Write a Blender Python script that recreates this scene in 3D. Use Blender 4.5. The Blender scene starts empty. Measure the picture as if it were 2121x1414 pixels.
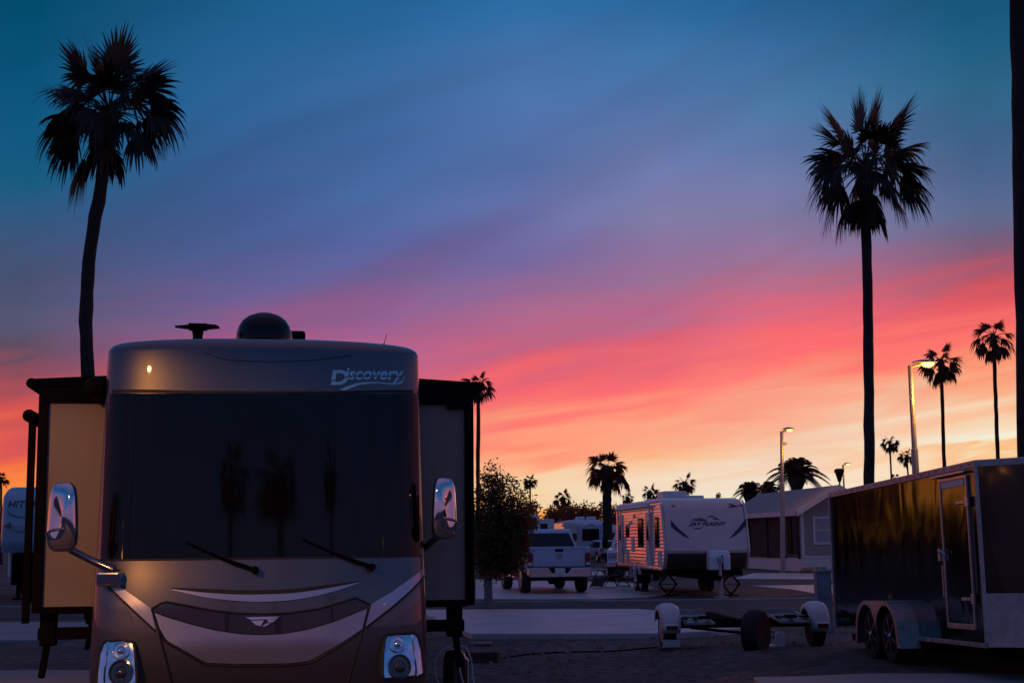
import bpy, bmesh, math, random
from mathutils import Vector, Matrix
R = math.radians
PI = math.pi
scene = bpy.context.scene
COL = scene.collection

# ------------------------------------------------------------------ camera
W_PX, H_PX, F_PX = 2121.0, 1414.0, 2946.0
EYE = 1.7
PITCH = math.atan(408 / F_PX)
ROLL = R(0.6)
Fv = Vector((0, math.cos(PITCH), math.sin(PITCH)))
R0 = Vector((1, 0, 0))
U0 = Vector((0, -math.sin(PITCH), math.cos(PITCH)))
Rv = R0 * math.cos(ROLL) - U0 * math.sin(ROLL)
Uv = R0 * math.sin(ROLL) + U0 * math.cos(ROLL)
cam_d = bpy.data.cameras.new('camera')
cam = bpy.data.objects.new('camera', cam_d)
COL.objects.link(cam)
cam_d.sensor_width = 36.0
cam_d.lens = F_PX / W_PX * 36.0
cam_d.clip_start = 0.1
cam_d.clip_end = 5000
m = Matrix.Identity(4)
for i in range(3):
    m[i][0] = Rv[i]; m[i][1] = Uv[i]; m[i][2] = -Fv[i]
m[0][3], m[1][3], m[2][3] = 0, 0, EYE
cam.matrix_world = m
scene.camera = cam


def ray(px, py):
    return Fv * F_PX + Rv * (px - W_PX / 2) + Uv * (H_PX / 2 - py)


def at(px, py, Y):
    """the world point seen at a pixel of the photograph, Y metres ahead"""
    d = ray(px, py)
    return Vector((0, 0, EYE)) + d * (Y / d.y)


def gp(px, py, z=0.0):
    """the ground point seen at a pixel"""
    d = ray(px, py)
    return Vector((0, 0, EYE)) + d * ((z - EYE) / d.z)


def lin(c):
    def g(v):
        v /= 255.0
        return v / 12.92 if v <= 0.04045 else ((v + 0.055) / 1.055) ** 2.4
    return tuple(g(v) for v in c)


# ------------------------------------------------------------------ view
scene.view_settings.view_transform = 'Standard'
scene.view_settings.look = 'None'
scene.view_settings.exposure = 0.0
scene.view_settings.gamma = 1.0
scene.cycles.max_bounces = 6
scene.cycles.caustics_reflective = False
scene.cycles.caustics_refractive = False
scene.cycles.sample_clamp_indirect = 4.0

# ------------------------------------------------------------------ dusk sky: colour by azimuth and elevation
world = bpy.data.worlds.new('World')
scene.world = world
world.use_nodes = True
nt = world.node_tree
nt.nodes.clear()
N, L = nt.nodes, nt.links


def nd(t, **kw):
    n = N.new(t)
    for k, v in kw.items():
        setattr(n, k, v)
    return n


def mth(op, a, b=None, c=None):
    n = nd('ShaderNodeMath', operation=op)
    for i, v in enumerate((a, b, c)):
        if v is None:
            continue
        if isinstance(v, (int, float)):
            n.inputs[i].default_value = v
        else:
            L.new(v, n.inputs[i])
    return n.outputs[0]


tc = nd('ShaderNodeTexCoord')
sep = nd('ShaderNodeSeparateXYZ')
L.new(tc.outputs['Generated'], sep.inputs[0])
az = mth('MULTIPLY', mth('ARCTAN2', sep.outputs[0], sep.outputs[1]), 180 / PI)   # degrees, 0 = straight ahead, + = right
el = mth('MULTIPLY', mth('ARCSINE', sep.outputs[2]), 180 / PI)
# cloud streaks: slanted, stretched noise that shifts the bands and lightens them a little
cmb = nd('ShaderNodeCombineXYZ')
L.new(mth('MULTIPLY', az, 0.050), cmb.inputs[0])
L.new(mth('MULTIPLY', mth('SUBTRACT', el, mth('MULTIPLY', az, 0.42)), 0.33), cmb.inputs[1])
cmb.inputs[2].default_value = 7.7
n1 = nd('ShaderNodeTexNoise'); n1.inputs['Scale'].default_value = 1.0; n1.inputs['Detail'].default_value = 1.2
n1.inputs['Roughness'].default_value = 0.5
n1.inputs['Distortion'].default_value = 0.6
L.new(cmb.outputs[0], n1.inputs['Vector'])
cmb2 = nd('ShaderNodeCombineXYZ')
L.new(mth('MULTIPLY', az, 0.13), cmb2.inputs[0])
L.new(mth('MULTIPLY', mth('SUBTRACT', el, mth('MULTIPLY', az, 0.12)), 1.1), cmb2.inputs[1])
cmb2.inputs[2].default_value = 4.3
n2 = nd('ShaderNodeTexNoise'); n2.inputs['Scale'].default_value = 1.0; n2.inputs['Detail'].default_value = 4.0
n2.inputs['Distortion'].default_value = 0.8
L.new(cmb2.outputs[0], n2.inputs['Vector'])
shift1 = mth('MULTIPLY', mth('SUBTRACT', n1.outputs['Fac'], 0.5), 2.2)
low = nd('ShaderNodeMapRange'); low.inputs['From Min'].default_value = 14.0; low.inputs['From Max'].default_value = 5.0
L.new(el, low.inputs['Value'])
shift2 = mth('MULTIPLY', mth('MULTIPLY', mth('SUBTRACT', n2.outputs['Fac'], 0.5), 3.4), low.outputs[0])
elw = mth('ADD', el, mth('ADD', shift1, shift2))
EMIN, EMAX = -2.0, 90.0
tt = mth('POWER', mth('DIVIDE', mth('MAXIMUM', mth('SUBTRACT', elw, EMIN), 0.0), EMAX - EMIN), 0.5)   # more ramp room near the horizon


def pix_el(px, py):
    d = ray(px, py).normalized()
    return math.degrees(math.asin(d.z)), math.degrees(math.atan2(d.x, d.y))


def ramp(stops):
    """stops: list of (elevation in degrees, sRGB)"""
    n = nd('ShaderNodeValToRGB')
    cr = n.color_ramp
    cr.interpolation = 'LINEAR'
    stops = sorted(stops)
    pos = [(max(0, (e - EMIN)) / (EMAX - EMIN)) ** 0.5 for e, c in stops]
    while len(cr.elements) > 1:
        cr.elements.remove(cr.elements[-1])
    for i, (p, (e, c)) in enumerate(zip(pos, stops)):
        k = cr.elements[0] if i == 0 else cr.elements.new(p)
        k.position = p
        k.color = (*lin(c), 1)
    L.new(tt, n.inputs[0])
    return n.outputs[0]


ZEN = [(36, (34, 78, 126)), (52, (84, 84, 130)), (90, (112, 98, 146))]
SKY = {
    45: [(1110, (255, 165, 50)), (1040, (255, 152, 58)), (985, (255, 138, 62)), (940, (240, 104, 72)), (900, (224, 90, 82)), (830, (190, 82, 86)), (770, (140, 77, 92)),
         (720, (94, 77, 98)), (650, (84, 86, 114)), (580, (72, 83, 116)), (500, (62, 86, 124)), (420, (45, 87, 127)), (340, (22, 88, 123)), (200, (12, 84, 124)), (0, (2, 78, 113))],
    485: [(1110, (255, 150, 55)), (1000, (255, 135, 85)), (900, (240, 105, 100)), (800, (205, 98, 120)), (720, (165, 92, 135)), (640, (126, 92, 140)), (560, (90, 92, 145)),
          (500, (74, 92, 145)), (420, (65, 92, 146)), (330, (57, 95, 148)), (200, (45, 98, 150)), (60, (35, 93, 141)), (0, (28, 91, 135))],
    790: [(1110, (255, 150, 60)), (1040, (255, 170, 95)), (950, (255, 150, 116)), (870, (246, 112, 112)), (800, (216, 104, 128)), (740, (186, 102, 142)), (680, (156, 97, 146)), (600, (120, 100, 153)), (500, (88, 99, 158)), (400, (74, 104, 160)), (300, (64, 102, 157)), (180, (60, 106, 160)), (60, (42, 100, 152)), (0, (36, 98, 150))],
    1095: [(1115, (255, 140, 40)), (1075, (255, 176, 86)), (1045, (247, 216, 172)), (1005, (248, 206, 162)), (960, (253, 176, 134)), (918, (255, 142, 114)), (888, (255, 158, 125)), (850, (255, 124, 114)), (815, (252, 106, 112)), (770, (228, 100, 118)),
           (720, (198, 102, 134)), (660, (180, 110, 148)), (600, (150, 108, 155)), (540, (118, 106, 162)), (430, (104, 116, 174)), (340, (82, 108, 162)), (200, (78, 116, 173)), (100, (66, 114, 170)), (0, (44, 108, 163))],
    1375: [(1115, (255, 170, 80)), (1070, (246, 222, 184)), (1030, (244, 228, 206)), (985, (247, 218, 188)), (950, (250, 196, 148)), (900, (252, 170, 134)), (850, (255, 148, 124)), (785, (255, 112, 112)), (730, (226, 100, 120)), (680, (196, 105, 140)),
           (600, (166, 117, 155)), (530, (146, 120, 165)), (460, (133, 128, 172)), (350, (112, 123, 174)), (260, (92, 117, 168)), (190, (76, 112, 165)), (100, (64, 114, 165)), (0, (42, 104, 158))],
    1605: [(1115, (250, 205, 140)), (1050, (245, 233, 210)), (990, (244, 225, 206)), (940, (247, 204, 172)), (870, (250, 175, 145)), (800, (252, 150, 129)), (740, (255, 124, 115)), (690, (248, 105, 111)),
           (630, (214, 105, 130)), (580, (172, 114, 146)), (520, (150, 123, 164)), (450, (130, 124, 166)), (380, (118, 128, 174)), (300, (95, 120, 170)), (200, (75, 119, 165)), (100, (60, 109, 160)), (0, (38, 97, 147))],
    2045: [(1110, (250, 190, 120)), (1000, (250, 222, 170)), (962, (250, 212, 165)), (942, (252, 182, 120)), (926, (242, 238, 205)), (895, (245, 236, 212)), (850, (246, 216, 180)), (800, (250, 176, 136)), (740, (255, 141, 111)), (680, (255, 115, 109)), (610, (230, 90, 96)),
           (570, (192, 86, 101)), (520, (142, 90, 119)), (470, (108, 96, 126)), (420, (92, 103, 139)), (350, (74, 100, 140)), (280, (60, 100, 140)), (200, (49, 104, 140)), (100, (34, 95, 130)), (0, (24, 85, 121))],
}
cols = []
for px in sorted(SKY):
    a_mid = pix_el(px, 800)[1]
    cols.append((a_mid, ramp([(pix_el(px, py)[0], c) for py, c in SKY[px]] + ZEN)))
REAR = [(-2, (112, 86, 112)), (5, (120, 97, 138)), (11, (82, 99, 151)), (18, (44, 94, 152)), (30, (24, 78, 132))] + ZEN[1:]
SIDE = [(-2, (226, 120, 80)), (3, (224, 112, 92)), (7, (184, 98, 116)), (12, (124, 92, 136)), (20, (66, 92, 140)), (30, (34, 84, 132))] + ZEN[1:]
side_l = ramp(SIDE); side_r = ramp(SIDE)
cols = [(-125, ramp(REAR)), (-48, side_l)] + cols + [(50, side_r), (125, ramp(REAR))]
cur = cols[0][1]
for (a0, c0), (a1, c1) in zip(cols[:-1], cols[1:]):
    mr = nd('ShaderNodeMapRange', interpolation_type='SMOOTHSTEP' if a1 - a0 > 15 else 'LINEAR')
    mr.inputs['From Min'].default_value = a0
    mr.inputs['From Max'].default_value = a1
    L.new(az, mr.inputs['Value'])
    mx = nd('ShaderNodeMix', data_type='RGBA')
    L.new(mr.outputs[0], mx.inputs[0]); L.new(cur, mx.inputs[6]); L.new(c1, mx.inputs[7])
    cur = mx.outputs[2]
bg = nd('ShaderNodeBackground')
bg.inputs['Strength'].default_value = 1.0
# dusky bands: the cloud noise also dims and lifts the colour a little
dim = nd('ShaderNodeMapRange'); dim.inputs['From Min'].default_value = 0.32; dim.inputs['From Max'].default_value = 0.68
dim.inputs['To Min'].default_value = -0.13; dim.inputs['To Max'].default_value = 0.07
L.new(mth('ADD', mth('MULTIPLY', n1.outputs['Fac'], 0.9), mth('MULTIPLY', n2.outputs['Fac'], 0.10)), dim.inputs['Value'])
hi = nd('ShaderNodeMapRange'); hi.inputs['From Min'].default_value = 4.0; hi.inputs['From Max'].default_value = 12.0
hi.inputs['To Min'].default_value = 0.3; L.new(el, hi.inputs['Value'])
vm = nd('ShaderNodeVectorMath', operation='SCALE')
L.new(cur, vm.inputs[0]); L.new(mth('ADD', mth('MULTIPLY', dim.outputs[0], hi.outputs[0]), 1.0), vm.inputs['Scale'])
L.new(vm.outputs[0], bg.inputs['Color'])
ow = nd('ShaderNodeOutputWorld')
L.new(bg.outputs[0], ow.inputs['Surface'])
try:
    world.cycles.sampling_method = 'MANUAL'; world.cycles.sample_map_resolution = 1024
except Exception:
    pass


# ------------------------------------------------------------------ materials
def mat(name, color, rough=0.5, metal=0.0, var=0.15, vscale=6.0, bump=0.0, bscale=60.0, coat=0.0, emit=None, estr=0.0, spec=0.5, stretch=None, color2=None, rvar=0.0, ior=None):
    """procedural Principled material: noise breaks up the colour and roughness, a second noise the surface"""
    mt = bpy.data.materials.new(name)
    mt.use_nodes = True
    t = mt.node_tree
    b = t.nodes['Principled BSDF']
    b.inputs['Roughness'].default_value = rough
    b.inputs['Metallic'].default_value = metal
    b.inputs['Coat Weight'].default_value = coat
    b.inputs['Coat Roughness'].default_value = 0.04
    b.inputs['Specular IOR Level'].default_value = spec
    if ior: b.inputs['IOR'].default_value = ior
    co = t.nodes.new('ShaderNodeTexCoord')
    src = co.outputs['Object']
    if stretch:
        mp = t.nodes.new('ShaderNodeMapping')
        mp.inputs['Scale'].default_value = stretch
        t.links.new(src, mp.inputs[0]); src = mp.outputs[0]
    nz = t.nodes.new('ShaderNodeTexNoise')
    nz.inputs['Scale'].default_value = vscale
    nz.inputs['Detail'].default_value = 5
    t.links.new(src, nz.inputs['Vector'])
    rp = t.nodes.new('ShaderNodeValToRGB')
    c2 = color2 if color2 else tuple(min(1, v * (1 + var)) for v in color)
    c1 = color if color2 else tuple(v * (1 - var) for v in color)
    rp.color_ramp.elements[0].position = 0.3; rp.color_ramp.elements[0].color = (*c1, 1)
    rp.color_ramp.elements[1].position = 0.7; rp.color_ramp.elements[1].color = (*c2, 1)
    t.links.new(nz.outputs['Fac'], rp.inputs[0])
    t.links.new(rp.outputs[0], b.inputs['Base Color'])
    if rvar:
        mr = t.nodes.new('ShaderNodeMapRange')
        mr.inputs['To Min'].default_value = max(0, rough - rvar); mr.inputs['To Max'].default_value = min(1, rough + rvar)
        t.links.new(nz.outputs['Fac'], mr.inputs['Value']); t.links.new(mr.outputs[0], b.inputs['Roughness'])
    if bump:
        n2 = t.nodes.new('ShaderNodeTexNoise')
        n2.inputs['Scale'].default_value = bscale; n2.inputs['Detail'].default_value = 4
        t.links.new(src, n2.inputs['Vector'])
        bp = t.nodes.new('ShaderNodeBump')
        bp.inputs['Strength'].default_value = bump
        bp.inputs['Distance'].default_value = 0.02
        t.links.new(n2.outputs['Fac'], bp.inputs['Height'])
        t.links.new(bp.outputs[0], b.inputs['Normal'])
    if emit:
        b.inputs['Emission Color'].default_value = (*emit, 1)
        b.inputs['Emission Strength'].default_value = estr
    return mt


M = {}
M['rv_paint'] = mat('taupe motorhome paint', (.122, .118, .130), .40, .92, .06, 3, coat=1.0)
M['rv_dark'] = mat('dark taupe paint', (.040, .036, .042), .3, .8, .08, 3, coat=1.0)
M['rv_light'] = mat('silver lilac paint', (.44, .45, .56), .36, .9, .05, 3, coat=.8)
M['rv_mid'] = mat('mid taupe paint', (.16, .15, .16), .34, .9, .06, 3, coat=.8)
M['groove'] = mat('black seam rubber', (.008, .008, .009), .6, 0, .2, 10)
M['rv_glass'] = mat('dark windscreen glass', (.004, .004, .005), .04, 0, .1, 2, spec=.34)
M['rv_side'] = mat('tan gelcoat siding', (.30, .25, .21), .45, 0, .07, 2.0, bump=.05, bscale=30, rvar=.06)
M['black_trim'] = mat('black painted trim', (.004, .003, .004), .6, 0, .25, 8, spec=.06)
M['under'] = mat('grimy black chassis', (.004, .0035, .004), .8, 0, .4, 6, bump=.3, spec=.1)
M['chrome'] = mat('chrome', (.75, .75, .77), .06, 1.0, .04, 5)
M['dark_chrome'] = mat('dark chrome', (.22, .21, .23), .14, 1.0, .1, 8)
M['satin'] = mat('satin chrome', (.55, .55, .57), .25, 1.0, .1, 8)
M['lens'] = mat('clear lamp plastic', (.55, .74, 1.0), .12, .9, .2, 14, coat=1, rvar=.06)
M['dark_lens'] = mat('dark lamp bowl', (.05, .055, .07), .1, .6, .3, 20, coat=1)
M['decal_silver'] = mat('blue silver vinyl', (.36, .80, 1.0), .35, .15, .05, 8)
M['dome'] = mat('black dome plastic', (.008, .008, .010), .2, 0, .1, 6, spec=.3)
M['rubber'] = mat('tyre rubber', (.014, .013, .014), .75, 0, .25, 12, bump=.25)
M['alu'] = mat('bare aluminium', (.60, .58, .57), .33, .9, .15, 9, bump=.05, rvar=.08)
M['alu_dull'] = mat('dull aluminium', (.42, .41, .41), .5, .7, .2, 9, bump=.08)
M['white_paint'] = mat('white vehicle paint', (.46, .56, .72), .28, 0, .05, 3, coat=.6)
M['white_plastic'] = mat('white plastic', (.70, .69, .67), .42, 0, .08, 5, bump=.04)
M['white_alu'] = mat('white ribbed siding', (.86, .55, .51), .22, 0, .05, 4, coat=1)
M['brown_skirt'] = mat('brown lower panel', (.10, .07, .055), .4, 0, .15, 5)
M['tint'] = mat('tinted window', (.008, .007, .009), .06, 0, .2, 3)
M['red_lens'] = mat('red tail lens', (.16, .012, .012), .15, 0, .2, 10, coat=.5)
M['amber'] = mat('amber lens', (.5, .2, .02), .2, 0, .1, 10)
M['decal_dark'] = mat('dark grey vinyl', (.035, .03, .034), .4, 0, .2, 10)
M['decal_grey'] = mat('grey vinyl', (.14, .12, .13), .4, 0, .2, 10)
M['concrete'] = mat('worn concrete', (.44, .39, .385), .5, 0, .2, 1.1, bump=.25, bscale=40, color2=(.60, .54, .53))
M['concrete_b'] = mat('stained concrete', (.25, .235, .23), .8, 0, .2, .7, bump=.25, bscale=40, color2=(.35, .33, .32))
M['kerb'] = mat('kerb concrete', (.28, .26, .25), .85, 0, .2, 2, bump=.3, bscale=40)
M['asphalt'] = mat('asphalt', (.045, .043, .044), .85, 0, .2, 2.0, bump=.5, bscale=90, color2=(.07, .066, .066))
M['gravel'] = None
M['bark'] = mat('palm bark', (.030, .021, .018), .9, 0, .4, 9, bump=.8, bscale=20)
M['frond'] = mat('palm frond', (.012, .017, .010), .7, 0, .4, 3)
M['frond_dry'] = mat('dry palm leaf bases', (.06, .038, .022), .9, 0, .4, 6, bump=.5)
M['leaf'] = mat('citrus leaf', (.045, .06, .02), .5, 0, .45, 3)
M['leaf_far'] = mat('desert tree leaf', (.045, .045, .022), .7, 0, .4, 1)
M['bark_pale'] = mat('whitewashed trunk', (.20, .18, .18), .85, 0, .2, 8, bump=.5)
M['bark_brown'] = mat('brown bark', (.05, .035, .028), .9, 0, .3, 8, bump=.5)
M['black_skin'] = None
M['pole'] = mat('galvanised pole', (.36, .34, .32), .5, .4, .15, 6)
M['sodium'] = mat('sodium lamp glass', (1, .8, .5), .3, 0, 0, 5, emit=(1.0, .60, .13), estr=3.2)
M['pedestal'] = mat('blue grey utility box', (.20, .23, .28), .55, 0, .2, 4, bump=.05)
M['hose'] = mat('pale blue hose', (.50, .55, .62), .4, 0, .1, 10)
M['wood'] = mat('weathered timber', (.10, .06, .045), .8, 0, .4, 5, stretch=(1, 8, 8), bump=.2)
M['house_wall'] = mat('tan house siding', (.36, .32, .30), .7, 0, .08, 2)
M['house_dark'] = mat('dark porch screen', (.030, .016, .016), .8, 0, .25, 3)
M['house_trim'] = mat('white house trim', (.68, .66, .66), .55, 0, .08, 4)
M['shingle'] = mat('roof sheet', (.25, .21, .21), .6, 0, .15, 2, stretch=(6, .5, .5))
M['pane'] = mat('house window blind', (.36, .36, .42), .2, 0, .1, 4)
M['gas_white'] = mat('bright white moulded plastic', (.82, .84, .88), .35, 0, .06, 5, coat=.4)
M['sling'] = mat('dark mesh sling', (.03, .026, .03), .8, 0, .2, 10)
M['green_post'] = mat('green painted stake', (.02, .12, .03), .5, 0, .2, 10)
M['agave'] = mat('agave leaf', (.05, .08, .04), .5, 0, .3, 5)
M['stone'] = mat('reddish stone', (.22, .15, .12), .85, 0, .3, 6, bump=.4)
M['blue_paint'] = mat('silver blue car paint', (.30, .36, .42), .25, .5, .05, 3, coat=.8)


def gravel_mat():
    mt = bpy.data.materials.new('desert gravel'); mt.use_nodes = True
    t = mt.node_tree; b = t.nodes['Principled BSDF']; b.inputs['Roughness'].default_value = .9
    co = t.nodes.new('ShaderNodeTexCoord')
    big = t.nodes.new('ShaderNodeTexNoise'); big.inputs['Scale'].default_value = .35; big.inputs['Detail'].default_value = 6
    fine = t.nodes.new('ShaderNodeTexVoronoi'); fine.inputs['Scale'].default_value = 26
    mid = t.nodes.new('ShaderNodeTexNoise'); mid.inputs['Scale'].default_value = 5; mid.inputs['Detail'].default_value = 8
    for n in (big, fine, mid): t.links.new(co.outputs['Object'], n.inputs['Vector'])
    r1 = t.nodes.new('ShaderNodeValToRGB')
    r1.color_ramp.elements[0].position = .35; r1.color_ramp.elements[0].color = (.062, .048, .042, 1)
    r1.color_ramp.elements[1].position = .68; r1.color_ramp.elements[1].color = (.125, .096, .082, 1)
    t.links.new(big.outputs['Fac'], r1.inputs[0])
    r2 = t.nodes.new('ShaderNodeValToRGB')
    r2.color_ramp.elements[0].position = .3; r2.color_ramp.elements[0].color = (.32, .32, .32, 1)
    r2.color_ramp.elements[1].position = .7; r2.color_ramp.elements[1].color = (1.7, 1.7, 1.7, 1)
    t.links.new(mid.outputs['Fac'], r2.inputs[0])
    mx = t.nodes.new('ShaderNodeMix'); mx.data_type = 'RGBA'; mx.blend_type = 'MULTIPLY'; mx.inputs[0].default_value = 1
    t.links.new(r1.outputs[0], mx.inputs[6]); t.links.new(r2.outputs[0], mx.inputs[7])
    hs = t.nodes.new('ShaderNodeMix'); hs.data_type = 'RGBA'; hs.blend_type = 'OVERLAY'; hs.inputs[0].default_value = .35
    t.links.new(mx.outputs[2], hs.inputs[6]); t.links.new(fine.outputs['Color'], hs.inputs[7])
    hv = t.nodes.new('ShaderNodeHueSaturation'); hv.inputs['Saturation'].default_value = .6
    t.links.new(hs.outputs[2], hv.inputs['Color'])
    t.links.new(hv.outputs[0], b.inputs['Base Color'])
    bp = t.nodes.new('ShaderNodeBump'); bp.inputs['Strength'].default_value = .9; bp.inputs['Distance'].default_value = .03
    t.links.new(fine.outputs['Distance'], bp.inputs['Height'])
    bp2 = t.nodes.new('ShaderNodeBump'); bp2.inputs['Strength'].default_value = .6; bp2.inputs['Distance'].default_value = .12
    t.links.new(mid.outputs['Fac'], bp2.inputs['Height']); t.links.new(bp.outputs[0], bp2.inputs['Normal'])
    t.links.new(bp2.outputs[0], b.inputs['Normal'])
    return mt


def backlit(m, colour, amount):
    """thin leaves let the light behind them through"""
    t = m.node_tree; b = t.nodes['Principled BSDF']; o = t.nodes['Material Output']
    tr = t.nodes.new('ShaderNodeBsdfTranslucent'); tr.inputs['Color'].default_value = (*colour, 1)
    mx = t.nodes.new('ShaderNodeMixShader'); mx.inputs[0].default_value = amount
    t.links.new(b.outputs[0], mx.inputs[1]); t.links.new(tr.outputs[0], mx.inputs[2]); t.links.new(mx.outputs[0], o.inputs['Surface'])


M['frond_far'] = M['frond'].copy()
backlit(M['frond_far'], (.42, .11, .03), .38)
backlit(M['leaf'], (.45, .14, .02), .32)
backlit(M['leaf_far'], (.55, .15, .04), .45)
M['gravel'] = gravel_mat()


def skin_mat():
    """glossy black aluminium sheet, faintly buckled between its ribs"""
    mt = bpy.data.materials.new('glossy black trailer skin'); mt.use_nodes = True
    t = mt.node_tree; b = t.nodes['Principled BSDF']
    b.inputs['Base Color'].default_value = (.006, .004, .005, 1); b.inputs['Roughness'].default_value = .08
    b.inputs['IOR'].default_value = 1.38
    co = t.nodes.new('ShaderNodeTexCoord')
    mp = t.nodes.new('ShaderNodeMapping'); mp.inputs['Scale'].default_value = (1, 1.3, .55)
    t.links.new(co.outputs['Object'], mp.inputs[0])
    n = t.nodes.new('ShaderNodeTexNoise'); n.inputs['Scale'].default_value = 1.25; n.inputs['Detail'].default_value = 1.6
    n.inputs['Distortion'].default_value = .9
    t.links.new(mp.outputs[0], n.inputs['Vector'])
    bp = t.nodes.new('ShaderNodeBump'); bp.inputs['Strength'].default_value = .5; bp.inputs['Distance'].default_value = .021
    t.links.new(n.outputs['Fac'], bp.inputs['Height'])
    t.links.new(bp.outputs[0], b.inputs['Normal'])
    return mt


M['black_skin'] = skin_mat()


# ------------------------------------------------------------------ mesh helpers
class MB:
    def __init__(self):
        self.v, self.f = [], []

    def add(self, verts, faces, mx=None):
        o = len(self.v)
        self.v += [tuple(mx @ Vector(p)) if mx else tuple(p) for p in verts]
        self.f += [tuple(o + i for i in f) for f in faces]
        return self

    def box(self, c, s, rz=0.0, rx=0.0, ry=0.0):
        x, y, z = (k / 2 for k in s)
        vs = [(-x, -y, -z), (x, -y, -z), (x, y, -z), (-x, y, -z), (-x, -y, z), (x, -y, z), (x, y, z), (-x, y, z)]
        mx = Matrix.Translation(c) @ Matrix.Rotation(rz, 4, 'Z') @ Matrix.Rotation(ry, 4, 'Y') @ Matrix.Rotation(rx, 4, 'X')
        return self.add(vs, [(0, 3, 2, 1), (4, 5, 6, 7), (0, 1, 5, 4), (1, 2, 6, 5), (2, 3, 7, 6), (3, 0, 4, 7)], mx)

    def tube(self, pts, r, n=8, cap=True):
        pts = [Vector(p) for p in pts]
        rs = r if isinstance(r, (list, tuple)) else [r] * len(pts)
        loops = []
        prev = None
        for i, p in enumerate(pts):
            t = (pts[min(i + 1, len(pts) - 1)] - pts[max(i - 1, 0)]).normalized()
            if prev is None:
                a = Vector((0, 0, 1)) if abs(t.z) < .9 else Vector((1, 0, 0))
                s = t.cross(a).normalized()
            else:
                s = (prev - t * prev.dot(t)).normalized()
            prev = s
            u = t.cross(s)
            loops.append([p + (s * math.cos(2 * PI * k / n) + u * math.sin(2 * PI * k / n)) * rs[i] for k in range(n)])
        return self.loft(loops, True, cap)

    def loft(self, loops, closed=True, cap=True):
        n = len(loops[0])
        vs = [p for l in loops for p in l]
        fs = []
        for i in range(len(loops) - 1):
            for k in range(n if closed else n - 1):
                a, b = i * n + k, i * n + (k + 1) % n
                fs.append((a, b, b + n, a + n))
        if cap and closed:
            fs.append(tuple(range(n - 1, -1, -1)))
            o = (len(loops) - 1) * n
            fs.append(tuple(o + k for k in range(n)))
        return self.add(vs, fs)

    def lathe(self, prof, c, n=24, axis='Z'):
        """prof: (radius, height) pairs"""
        loops = []
        for r, h in prof:
            l = []
            for k in range(n):
                a = 2 * PI * k / n
                x, y = r * math.cos(a), r * math.sin(a)
                p = {'Z': (x, y, h), 'X': (h, x, y), 'Y': (x, h, y)}[axis]
                l.append((c[0] + p[0], c[1] + p[1], c[2] + p[2]))
            loops.append(l)
        return self.loft(loops, True, True)

    def prism(self, poly, t0, t1, axis='X'):
        """polygon of (a, b) extruded along axis from t0 to t1; X: (y,z), Y: (x,z), Z: (x,y)"""
        def P(a, b, t):
            return {'X': (t, a, b), 'Y': (a, t, b), 'Z': (a, b, t)}[axis]
        n = len(poly)
        vs = [P(a, b, t0) for a, b in poly] + [P(a, b, t1) for a, b in poly]
        fs = [tuple(range(n - 1, -1, -1)), tuple(range(n, 2 * n))] + [(k, (k + 1) % n, (k + 1) % n + n, k + n) for k in range(n)]
        return self.add(vs, fs)

    def build(self, name, material, parent=None, smooth=False, bevel=0.0, seg=2, angle=35):
        me = bpy.data.meshes.new(name)
        me.from_pydata(self.v, [], self.f)
        bm = bmesh.new(); bm.from_mesh(me)
        bmesh.ops.recalc_face_normals(bm, faces=bm.faces)
        bm.to_mesh(me); bm.free()
        me.materials.append(material)
        if smooth:
            for p in me.polygons: p.use_smooth = True
            if smooth != 'all':
                me.set_sharp_from_angle(angle=R(angle))
        o = bpy.data.objects.new(name, me)
        COL.objects.link(o)
        if parent: o.parent = parent
        if bevel:
            b = o.modifiers.new('bevel', 'BEVEL'); b.width = bevel; b.segments = seg
            b.limit_method = 'ANGLE'; b.angle_limit = R(35)
        return o


def tag(o, label=None, cat=None, group=None, kind=None):
    if label: o['label'] = label
    if cat: o['category'] = cat
    if group: o['group'] = group
    if kind: o['kind'] = kind
    return o


def empty(name, loc, rz=0.0, label=None, cat=None, group=None):
    o = bpy.data.objects.new(name, None)
    o.empty_display_size = .2
    COL.objects.link(o)
    o.location = loc; o.rotation_euler = (0, 0, rz)
    return tag(o, label, cat, group)


def dup(o, loc, rz, label, parent=None):
    c = o.copy(); COL.objects.link(c)
    if parent: c.parent = parent
    else:
        c.location = loc; c.rotation_euler = (0, 0, rz); c['label'] = label
    for ch in list(o.children): dup(ch, None, 0, None, c)
    return c


def text_tris(s, size, shear=0.0, bold=0.0):
    """a word as (verts, faces) in its own plane, origin at its lower left"""
    cu = bpy.data.curves.new('word', 'FONT')
    cu.body = s; cu.size = size; cu.shear = shear; cu.offset = bold; cu.resolution_u = 4
    ob = bpy.data.objects.new('word', cu); COL.objects.link(ob)
    bpy.context.view_layer.update()
    me = bpy.data.meshes.new_from_object(ob.evaluated_get(bpy.context.evaluated_depsgraph_get()))
    vs = [(v.co.x, v.co.y) for v in me.vertices]; fs = [tuple(p.vertices) for p in me.polygons]
    bpy.data.objects.remove(ob); bpy.data.meshes.remove(me)
    return vs, fs


def fit_text(mb, s, mapf, x0, x1, z0, z1, shear=0.0, bold=0.0):
    """lettering stretched over the box x0..x1, z0..z1 and laid on a surface by mapf(x, z)"""
    vs, fs = text_tris(s, 1.0, shear, bold)
    ax = min(v[0] for v in vs); bx = max(v[0] for v in vs); ay = min(v[1] for v in vs); by = max(v[1] for v in vs)
    mb.add([mapf(x0 + (x1 - x0) * (v[0] - ax) / (bx - ax), z0 + (z1 - z0) * (v[1] - ay) / (by - ay)) for v in vs], fs)


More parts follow.
